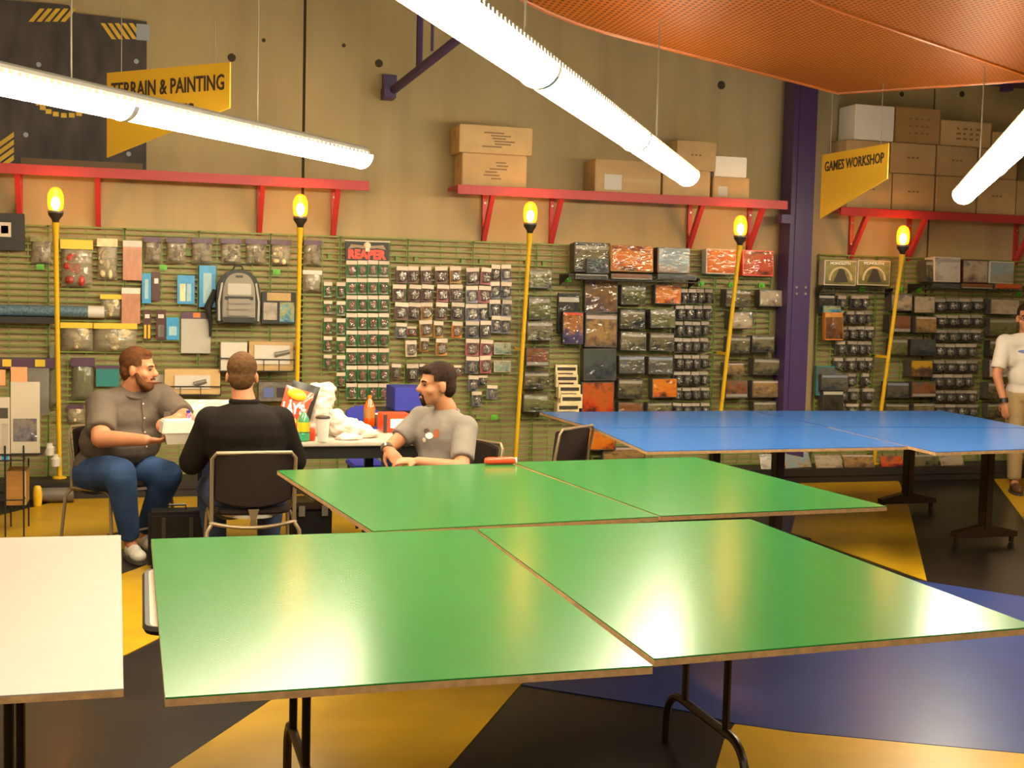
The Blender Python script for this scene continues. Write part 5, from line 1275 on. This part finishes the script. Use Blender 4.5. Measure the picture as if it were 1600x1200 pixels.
    if hair_style == 'full':
        hm.ball(H(0, -.055, -.005), (.078*s, .062*s, .080*s), 16, X=X); hm.ball(H(0, .055, .085), (.060*s, .035*s, .030*s), 14, X=X)
        for sd in (-1, 1): hm.ball(H(sd*.066, .030, .045), (.016*s, .035*s, .040*s), 10, X=X)
    elif hair_style == 'short':
        hm.ball(H(0, -.060, -.012), (.072*s, .052*s, .072*s), 16, X=X); hm.ball(H(0, .045, .095), (.055*s, .030*s, .022*s), 12, X=X)
        for sd in (-1, 1): hm.ball(H(sd*.070, .012, .018), (.011*s, .020*s, .050*s), 10, X=X)
    else:
        hm.ball(H(0, -.058, -.030), (.074*s, .054*s, .075*s), 16, X=X)
        for sd in (-1, 1): hm.ball(H(sd*.068, .0, .03), (.014*s, .03*s, .045*s), 10, X=X)
    # keep the face free
    hobj = remesh('hair', hm, .007, M[hair], 2, root)
    bm = bmesh.new(); bm.from_mesh(hobj.data)
    dele = []
    for v in bm.verts:
        l = X.transposed() @ (v.co-HC)/s
        if l.y > .045 and l.z < (.062 if hair_style != 'recede' else .095): dele.append(v)
        elif -.03 < l.y <= .045 and l.z < .02 and abs(l.x) > .05 and l.y > -.028: dele.append(v)
    bmesh.ops.delete(bm, geom=dele, context='VERTS'); bm.to_mesh(hobj.data); bm.free()
    for sd in (-1, 1):
        e = build('eye', MB().ball(H(sd*.031, .083, .003), (.012*s, .007*s, .007*s), 10, X=X), M['eye'], root, smooth=True)
        build('eyebrow', MB().tube([H(sd*.015, .096, .022), H(sd*.034, .092, .027), H(sd*.052, .078, .022)], [.004*s, .005*s, .003*s], 6), M[hair], root)
    build('mouth', MB().ball(H(0, .094, -.070), (.022*s, .007*s, .004*s), 10, X=X), M['lip'], root, smooth=True)
    if beard:
        bd = MB()
        if beard == 'full':
            bd.ball(H(0, .055, -.095), (.046*s, .044*s, .040*s), 14, X=X)
            for sd in (-1, 1): limb(bd, [H(sd*.066, .015, -.03), H(sd*.056, .035, -.075), H(sd*.025, .070, -.105)], [.013*s, .022*s, .022*s], 10)
            bd.tube([H(-.028, .092, -.055), H(.028, .092, -.055)], .008*s, 8)
        else:
            bd.ball(H(0, .076, -.098), (.022*s, .018*s, .024*s), 12, X=X); bd.tube([H(-.024, .094, -.055), H(.024, .094, -.055)], .006*s, 8)
            for sd in (-1, 1): bd.tube([H(sd*.024, .092, -.055), H(sd*.022, .085, -.095)], .006*s, 8)
        remesh('beard', bd, .006, M[hair], 2, root)
    if glasses:
        gm = MB()
        for sd in (-1, 1):
            ring = [H(sd*.031+.024*math.cos(q), .102, .003+.017*math.sin(q)) for q in [2*PI*k/12 for k in range(13)]]; gm.tube(ring, .002, 6, caps=False)
            gm.tube([H(sd*.055, .100, .006), H(sd*.080, -.01, .006)], .002, 6)
        build('glasses', gm, M['black'], root)
    return root, H, X, XB

from mathutils.bvhtree import BVHTree
def child(root, nm): return [c for c in root.children if c.name.split('.')[0] == nm][0]
def surf(o):
    me = o.data; return BVHTree.FromPolygons([v.co for v in me.vertices], [p.vertices for p in me.polygons])
def chest_print(root, ctr, fwd, pieces):
    f = Vector(fwd).normalized(); r = Vector((-f.y, f.x, 0))
    for (x_, z_, rx, rz_, mt) in pieces:
        t_ = surf(child(root, 'shirt')); n = 10; vs = []
        for k in range(n+1):
            q = 2*PI*k/n; p_ = Vector(ctr)+f*.5+r*(x_+(rx*math.cos(q) if k < n else 0))+Vector((0, 0, z_+(rz_*math.sin(q) if k < n else 0)))
            h = t_.ray_cast(p_, -f)[0]; vs.append((h if h else p_-f*.5)+f*.003)
        build('shirt_print', MB().add(vs, [(k, (k+1) % n, n) for k in range(n)]), M[mt], root, smooth=True)
# man in taupe shirt (left), turned to the right, box in his hands
A, AH, AX, AXB = person('heavy bearded man in taupe shirt and blue jeans seated at left holding a takeout box', dict(base=0,
    head=(-.015, 8.27, 1.185), face=(.93, -.35, -.05), neck=(-.055, 8.32, 1.05), pelvis=(-.20, 8.46, .56), chest=(-.085, 8.37, .86), front=(.62, -.78, 0),
    shR=(-.235, 8.24, .955), shL=(.125, 8.46, .975), elR=(-.235, 7.98, .775), wrR=(.03, 7.80, .785), elL=(.28, 8.20, .86), wrL=(.215, 7.93, .905),
    handR=((.9, -.12, -.05), (.15, .35, .9), .75), handL=((-.75, -.42, -.12), (-.05, .2, -.9), .45),
    hipR=(-.29, 8.40, .50), hipL=(-.08, 8.52, .50), knR=(-.12, 7.93, .565), knL=(.16, 8.12, .52), anR=(-.06, 8.13, .10), anL=(.02, 8.42, .10), toeR=(-.015, 7.98, .04), toeL=(.06, 8.27, .04)),
    'shirt_grey', 'jeans', 'hair_brown', 'short', beard='full', belly=.15, bulk=1.36)
# shirt collar and placket
n_ = Vector((-.055, 8.32, 1.035)); fA = Vector((.62, -.78, 0)).normalized(); rA = Vector((-.78, -.62, 0)).normalized()
col = [n_+rA*.092*math.cos(q)+fA*.088*math.sin(q)+Vector((0, 0, -.035*max(0, math.sin(q)))) for q in [2*PI*k/16+.4 for k in range(15)]]
build('collar', MB().tube(col, .017, 8), M['shirt_grey'], A, smooth=True)
tA = surf(child(A, 'shirt')); pl = []
for k in range(9):
    h = tA.ray_cast(Vector((-.055-.01*k, 8.32+.012*k, 1.01-.045*k))+fA*.8, -fA)[0]
    if h: pl.append(h+fA*.001)
build('placket', MB().tube(pl, .009, 6), M['shirt_grey'], A, smooth=True)
for h in pl[1::2]: build('button', MB().ball(h+fA*.009, .006, 8), M['header'], A)
h = tA.ray_cast(Vector((-.055, 8.32, .90))-rA*.11+fA*.8, -fA)[0]
if h:
    XP = frame3(fA); build('pocket_flap', MB().box((-.05, -.004, -.018), (.05, .006, .018), X=Matrix.Translation(h) @ XP.to_4x4()), M['shirt_grey'], A)
# man in black, back to us
B_, BH, BX, _ = person('man in black long-sleeved top with short brown hair sitting with his back to us', dict(base=0,
    head=(.565, 7.42, 1.20), face=(.12, 1, -.10), neck=(.575, 7.375, 1.045), pelvis=(.59, 7.22, .56), chest=(.58, 7.30, .87), front=(.0, 1, 0),
    shR=(.770, 7.35, .935), shL=(.390, 7.35, .935), elR=(.870, 7.42, .70), wrR=(.80, 7.72, .79), elL=(.285, 7.42, .70), wrL=(.42, 7.72, .79),
    handR=((-.5, .85, -.1), (-.2, 0, -1), .3), handL=((.5, .85, -.1), (.2, 0, -1), .3),
    hipR=(.69, 7.26, .51), hipL=(.49, 7.26, .51), knR=(.77, 7.70, .50), knL=(.41, 7.70, .50), anR=(.74, 7.62, .09), anL=(.44, 7.62, .09), toeR=(.76, 7.80, .04), toeL=(.42, 7.80, .04)),
    'black_cloth', 'navy', 'hair_sandy', 'short', sleeve='long', bulk=1.27, shoe_mat='shoe_brown')
n_ = Vector((.575, 7.375, 1.055))
build('collar', MB().tube([n_+Vector((.072*math.cos(q), .07*math.sin(q), 0)) for q in [2*PI*k/16 for k in range(17)]], .018, 8, caps=False), M['black_cloth'], B_, smooth=True)
# man in grey t-shirt, looking left
C_, CHd, CX, _ = person('man in grey t-shirt with dark hair and goatee seated in profile behind the green boards', dict(base=0,
    head=(1.705, 7.32, 1.160), face=(-1, -.12, -.02), neck=(1.775, 7.34, 1.01), pelvis=(1.80, 7.36, .56), chest=(1.765, 7.34, .84), front=(-.80, -.60, 0),
    shR=(1.655, 7.49, .935), shL=(1.855, 7.20, .905), elR=(1.475, 7.40, .80), wrR=(1.395, 7.24, .785), elL=(1.79, 7.0, .70), wrL=(1.535, 7.03, .735),
    handR=((.35, -.75, -.45), (.6, .3, -.6), .35), handL=((-.95, .25, .05), (.1, .3, -.9), .45),
    hipR=(1.74, 7.46, .50), hipL=(1.86, 7.28, .50), knR=(1.34, 7.40, .52), knL=(1.42, 7.16, .52), anR=(1.36, 7.44, .09), anL=(1.45, 7.14, .09), toeR=(1.18, 7.42, .04), toeL=(1.28, 7.08, .04)),
    'tee_grey', 'black_cloth', 'hair_dark', 'full', beard='goatee', bulk=1.06)
fC = Vector((-.80, -.60, 0)).normalized(); rC = Vector((-.60, .80, 0)).normalized()
n_ = Vector((1.77, 7.335, .985))
build('neckband', MB().tube([n_+rC*.080*math.cos(q)+fC*.075*math.sin(q)+Vector((0, 0, -.022*math.sin(q))) for q in [2*PI*k/16 for k in range(17)]], .010, 8, caps=False), M['tee_grey'], C_, smooth=True)
w_ = Vector((1.395, 7.24, .785)); 
build('wristwatch', MB().tube([w_+Vector((.0, .018, .012)), w_+Vector((-.0, -.005, -.003))], .037, 12), M['watch'], C_, smooth=True)
chest_print(C_, Vector((1.765, 7.34, .845))+fC*.137, fC, [(.045, .030, .022, .028, 'fig_red'), (-.005, .015, .032, .020, 'hivis'), (-.030, .040, .026, .016, 'kcard'), (-.045, -.015, .016, .014, 'header')])
# standing man at the right edge
Dm, DH, DX, _ = person('man in white t-shirt and khaki trousers standing at the right edge', dict(base=0,
    head=(7.80, 9.68, 1.615), face=(-.55, -.83, -.05), neck=(7.83, 9.72, 1.46), pelvis=(7.86, 9.72, .94), chest=(7.84, 9.71, 1.25), front=(-.42, -.90, 0),
    shR=(7.635, 9.76, 1.385), shL=(8.03, 9.60, 1.385), elR=(7.535, 9.72, 1.09), wrR=(7.555, 9.62, .845), elL=(8.14, 9.56, 1.08), wrL=(8.10, 9.42, .86),
    handR=((.05, -.1, -1), (.8, .3, 0), .3), handL=((-.05, -.1, -1), (-.8, .3, 0), .3),
    hipR=(7.77, 9.75, .88), hipL=(7.95, 9.67, .88), knR=(7.76, 9.70, .49), knL=(7.97, 9.62, .49), anR=(7.77, 9.70, .09), anL=(7.98, 9.64, .09), toeR=(7.69, 9.53, .04), toeL=(7.92, 9.46, .04)),
    'tee_white', 'khaki', 'hair_dark', 'short', glasses=True, shoe_mat='shoe_brown', bulk=1.0)
w_ = Vector((7.555, 9.62, .845)); build('wristband', MB().tube([w_+Vector((0, .01, .035)), w_+Vector((0, 0, -.005))], .037, 12), M['black'], Dm, smooth=True)
fD = Vector((-.42, -.90, 0)).normalized()
chest_print(Dm, Vector((7.84, 9.71, 1.27))+fD*.132, fD, [(-.045, .04, .06, .016, 'logo_blue'), (.06, .04, .05, .016, 'logo_blue')])

# ------------------------------------------------------------------ things on and about the snack table
TZ = .742
def bottle(u, v, r, h, body, cap, label, band=None, base=None, cat='bottle', z=TZ, y=None):
    p = az(u, v, z) if y is None else Vector((ay(u, v, y).x, y, z))
    t = empty('drink_bottle', (p.x, p.y, z), 0, label, cat)
    build('body', MB().lathe([(r*.8, 0), (r, r*.25), (r, h*.60), (r*.92, h*.68), (r*.45, h*.86), (r*.30, h*.90), (r*.30, h*.93)], 16), M[body], t, smooth=True)
    build('cap', MB().lathe([(r*.36, h*.93), (r*.36, h), (r*.3, h*1.005)], 12), M[cap], t)
    if band: build('label_band', MB().lathe([(r*1.02, h*.30), (r*1.03, h*.33), (r*1.03, h*.57), (r*1.02, h*.60)], 16), M[band], t)
    if base: build('base_cup', MB().lathe([(r*.84, 0), (r*1.05, r*.2), (r*1.05, h*.24), (r*1.0, h*.25)], 16), M[base], t, smooth=True)
    return t
bottle(474, 689, .040, .205, 'green_bottle', 'cap_white', 'large green soda bottle with yellow label beside the man in black', 'label_yellow', 'green_solid')
bottle(577, 667, .042, .225, 'orange_drink', 'cap_orange', 'bottle of bright orange drink left of the grey t-shirt man', 'brown_liq')
p = ay(294, 690, 7.92)
bottle(294, 700, .036, .20, 'pink_drink', 'cap_blue', 'pink bottle with blue cap beside the black sleeve', 'hivis', z=TZ, y=8.02)
def cup(u, v, r, h, mat, label, cat='cup'):
    p = az(u, v, TZ); t = empty('paper_cup', (p.x, p.y, TZ), 0, label, cat)
    build('wall', MB().lathe([(r*.75, 0), (r, h)], 14), M[mat], t, smooth=True); build('lid', MB().lathe([(r*1.04, h), (r*1.04, h*1.06), (r*.9, h*1.1)], 14), M['cap_white'] if mat != 'cup' else M['ink'], t)
cup(504, 690, .045, .15, 'cup', 'white paper cup with dark printed rim right of the green bottle')
cup(591, 667, .028, .09, 'grey_pkg', 'small grey tumbler right of the orange drink')
p = az(486, 688, TZ); o = build('red_can', MB().lathe([(.024, 0), (.028, .01), (.028, .07), (.02, .08)], 12), M['redbox'], smooth=True); o.location = p; tag(o, 'small red pot at the foot of the green bottle', 'pot')
# crumpled white carrier bags
def crumple(name, pts_r, mat, label, seed, cat='bag', n=2):
    r = random.Random(seed); m = MB()
    for (p, rad) in pts_r: m.ball(p, rad, 14)
    o = remesh(name, m, .012, M[mat], 1)
    for v in o.data.vertices:
        q = v.co*38; k = math.sin(q.x*1.3+math.sin(q.z*1.7+seed)*2)*math.sin(q.z*1.1+math.sin(q.y*1.4)*2)
        d = .010*k; v.co += v.normal*d
        if v.co.z < TZ+.001: v.co.z = TZ+.001
    tag(o, label, cat); return o
Wt = lambda u, v, y: ay(u, v, y)
crumple('plastic_bag', [(Wt(498, 650, 8.40), (.10, .08, .15)), (Wt(507, 622, 8.42), (.075, .06, .11)), (Wt(490, 668, 8.40), (.10, .08, .10)), (Wt(513, 668, 8.40), (.08, .07, .10)), (Wt(492, 610, 8.42), (.055, .05, .055)), (Wt(514, 608, 8.42), (.045, .04, .05))], 'bag_white', 'tall white plastic bag standing on the snack table', 3)
crumple('plastic_bag', [(Wt(540, 668, 8.25), (.12, .08, .07)), (Wt(560, 672, 8.22), (.10, .07, .05)), (Wt(526, 655, 8.25), (.07, .06, .07)), (Wt(575, 678, 8.20), (.08, .06, .035)), (Wt(545, 685, 8.1), (.09, .06, .035))], 'bag_white', 'slumped white plastic bag right of the tall one', 5)
# crisp packets
def chips(c, tiltx, w_, h, mat, label, front):
    t = empty('crisp_packet', c, 0, label, 'snack bag'); t.rotation_euler = (math.radians(-14), tiltx, math.radians(-8))
    n = 8; vs = []; fs = []
    for side in (-1, 1):
        for j in range(n+1):
            for i in range(n+1):
                a, b = i/n, j/n; e = math.sin(PI*a)**.6*math.sin(PI*b)**.7 if 0 < a < 1 and 0 < b < 1 else 0
                vs.append(((a-.5)*w_*(1-.08*math.sin(PI*b)), side*(.055*e+.001), b*h))
    N = (n+1)**2
    for j in range(n):
        for i in range(n):
            q = j*(n+1)+i; fs.append((q, q+1, q+n+2, q+n+1)); fs.append((N+q, N+q+n+1, N+q+n+2, N+q+1))
    build('bag_film', MB().add(vs, fs), M[mat], t, smooth=True)
    for (nm_, cx, cz, rx, rz_, mt) in front: build(nm_, MB().ball((cx*w_, -.052, cz*h), (rx*w_, .012, rz_*h), 14), M[mt], t, smooth=True)
    return t
c = Wt(462, 690, 8.05); c.z = TZ+.01
cb1 = chips(Wt(452, 676, 8.18).xy.to_3d()+Vector((0, 0, TZ+.01)), .26, .24, .30, 'black', 'black crisp packet behind the red and yellow one', [('picture', .22, .72, .14, .10, 'orange_paper')])
cb1.location = (Wt(458, 676, 8.30).x, 8.30, TZ+.03); cb1.scale = (.78, 1, 1.12)
cb2 = chips((Wt(446, 680, 8.20).x, 8.18, TZ+.03), .30, .19, .31, 'chip', 'red and yellow crisp packet with white lettering beside the man in black', [('yellow_panel', -.05, .84, .34, .12, 'chip_yellow'), ('yellow_panel', -.1, .28, .32, .10, 'chip_yellow')])
tx = link('lettering', text_mesh("LAY'S", M['hivis'], width=.14, height=.075, depth=.004, bold=.04), cb2); tx.rotation_euler = (PI/2, math.radians(-8), 0); tx.location = (-.005, -.066, .165)
# papers between the two men, takeout box, blue seat cushions, red box
o = build('map_sheet', MB().box((-.20, 0, 0), (.20, .006, .26)), M['a_maps']); q = Wt(318, 655, 8.45); o.location = (q.x, 8.42, TZ+.002); o.rotation_euler = (math.radians(-32), 0, math.radians(-8)); tag(o, 'black and white map sheet propped between the seated men', 'paper')
tb = empty('takeout_box', (.215, 7.82, .762), math.radians(8), 'white foam takeout box in the hands of the man in taupe', 'box')
build('base', MB().add([(-.055, -.05, 0), (.06, -.05, 0), (.06, .05, 0), (-.055, .05, 0), (-.068, -.065, .05), (.075, -.065, .05), (.075, .065, .05), (-.068, .065, .05)], [(0, 3, 2, 1), (4, 5, 6, 7), (0, 1, 5, 4), (1, 2, 6, 5), (2, 3, 7, 6), (3, 0, 4, 7)]), M['white_card'], tb)
build('lid', MB().add([(-.082, -.072, .05), (.078, -.072, .05), (.078, .072, .05), (-.082, .072, .05), (-.072, -.062, .115), (.068, -.062, .115), (.068, .062, .115), (-.072, .062, .115)], [(0, 3, 2, 1), (4, 5, 6, 7), (0, 1, 5, 4), (1, 2, 6, 5), (2, 3, 7, 6), (3, 0, 4, 7)]), M['white_card'], tb, bevel=.006)
tb.scale = (1.3, 1.2, 1.25)
def chair_back(u0, v0, u1, v1, y, label, arc=False):
    a, b = Wt(u0, v1, y), Wt(u1, v0, y); W, H = b.x-a.x, b.z-a.z
    t = empty('plastic_chair', ((a.x+b.x)/2, y, 0), 0, label, 'chair', 'cobalt plastic chairs')
    pts = [Vector((-W/2, 0, a.z-.12)), Vector((W/2, 0, a.z-.12)), Vector((W/2, 0, b.z-(.04 if arc else .01)))]
    if arc: pts += [Vector((W/2*math.cos(PI*k/8), 0, b.z-.06+.06*math.sin(PI*k/8))) for k in range(1, 8)]
    pts += [Vector((-W/2, 0, b.z-(.04 if arc else .01)))]
    build('backrest', MB().prism(pts, (0, .05, 0)), M['cobalt'], t, bevel=.006)
    build('seat', MB().box((-W/2, -.40, .42), (W/2, .02, .46)), M['cobalt'], t, bevel=.01)
    for x_ in (-W/2+.03, W/2-.03):
        build('leg', MB().tube([(x_, -.37, 0), (x_, -.37, .43)], .012, 8), M['black'], t); build('leg', MB().tube([(x_, .03, 0), (x_, .03, a.z)], .012, 8), M['black'], t)
chair_back(541, 634, 592, 668, 9.25, 'cobalt blue chair behind the orange drink, top of its back showing', True)
o = slab('storage_bin', 617, 606, 664, 642, 'cobalt blue bin on a stand behind the grey t-shirt man', 'cobalt', .36, cat='bin', yb=9.75)
p = o.location; st2 = empty('side_stand', (p.x, 9.57, 0), 0, 'low dark stand carrying the cobalt blue bin behind the snack table', 'stand')
build('top', MB().box((-.30, -.24, p.z-.035), (.26, .24, p.z-.002)), M['black'], st2)
for x_ in (-.26, .22):
    for y_ in (-.2, .2): build('leg', MB().tube([(x_, y_, 0), (x_, y_, p.z-.03)], .014, 8), M['black'], st2)
o = slab('game_box', 599, 640, 642, 668, 'red box with white panel on the snack table behind the grey t-shirt man', 'redbox', .22, cat='box', yb=8.70, extra=[('white_panel', -.25, .25, .45, .75, 'hivis'), ('dark_edge', -.5, 0, -.38, 1, 'kcard')])
o.location.z = TZ; 
# black case on the floor between the men
bc = empty('rolling_case', (Wt(277, 810, 7.75).x, 7.78, 0), 0, 'black upright case on the floor between the two left men', 'case')
build('shell', MB().box((-.17, -.10, .02), (.17, .10, .36)), M['case'], bc, bevel=.02)
for x_ in (-.08, .08): build('rib', MB().box((x_-.012, -.108, .05), (x_+.012, -.098, .33)), M['black'], bc)
build('handle', MB().tube([(-.05, 0, .36), (-.05, 0, .39), (.05, 0, .39), (.05, 0, .36)], .008, 6), M['black'], bc)
for x_ in (-.13, .13): build('wheel', MB().tube([(x_-.012, -.06, .022), (x_+.012, -.06, .022)], .022, 12), M['rubber'], bc)
a, b = Wt(457, 800, 8.3), Wt(517, 766, 8.3)
sc_ = empty('added_dark_block', ((a.x+b.x)/2, 8.36, 0), 0, 'added black lidded block in the dark area under the snack table', 'case')  # block added to fill the dark area below the snack table
W_ = (b.x-a.x)/2
build('shell', MB().box((-W_, -.14, .01), (W_, .14, .26)), M['case'], sc_, bevel=.015)
build('lid', MB().box((-W_-.008, -.148, .262), (W_+.008, .148, .31)), M['brown_metal'], sc_, bevel=.008)
for x_ in (-W_*.6, W_*.6): build('latch', MB().box((x_-.02, -.156, .22), (x_+.02, -.14, .29)), M['steel'], sc_)
# red wrapped pack lying at the back edge of the green boards
a, b = Wt(756, 722, 6.66), Wt(803, 722, 6.66)
rp = empty('wrapped_pack', ((a.x+b.x)/2, 6.64, HT+.001), 0, 'orange-red wrapped pack lying at the back edge of the green boards', 'packet')
L_ = (b.x-a.x)/2
build('roll', MB().tube([(-L_, 0, .022), (-L_*.8, 0, .022), (L_*.8, 0, .022), (L_, 0, .022)], [.014, .021, .021, .014], 12), M['redbox'], rp, smooth=True)
build('foil_end', MB().tube([(L_, 0, .022), (L_*1.08, 0, .022)], [.012, .019], 10), M['hivis'], rp)

bpy.context.view_layer.update()
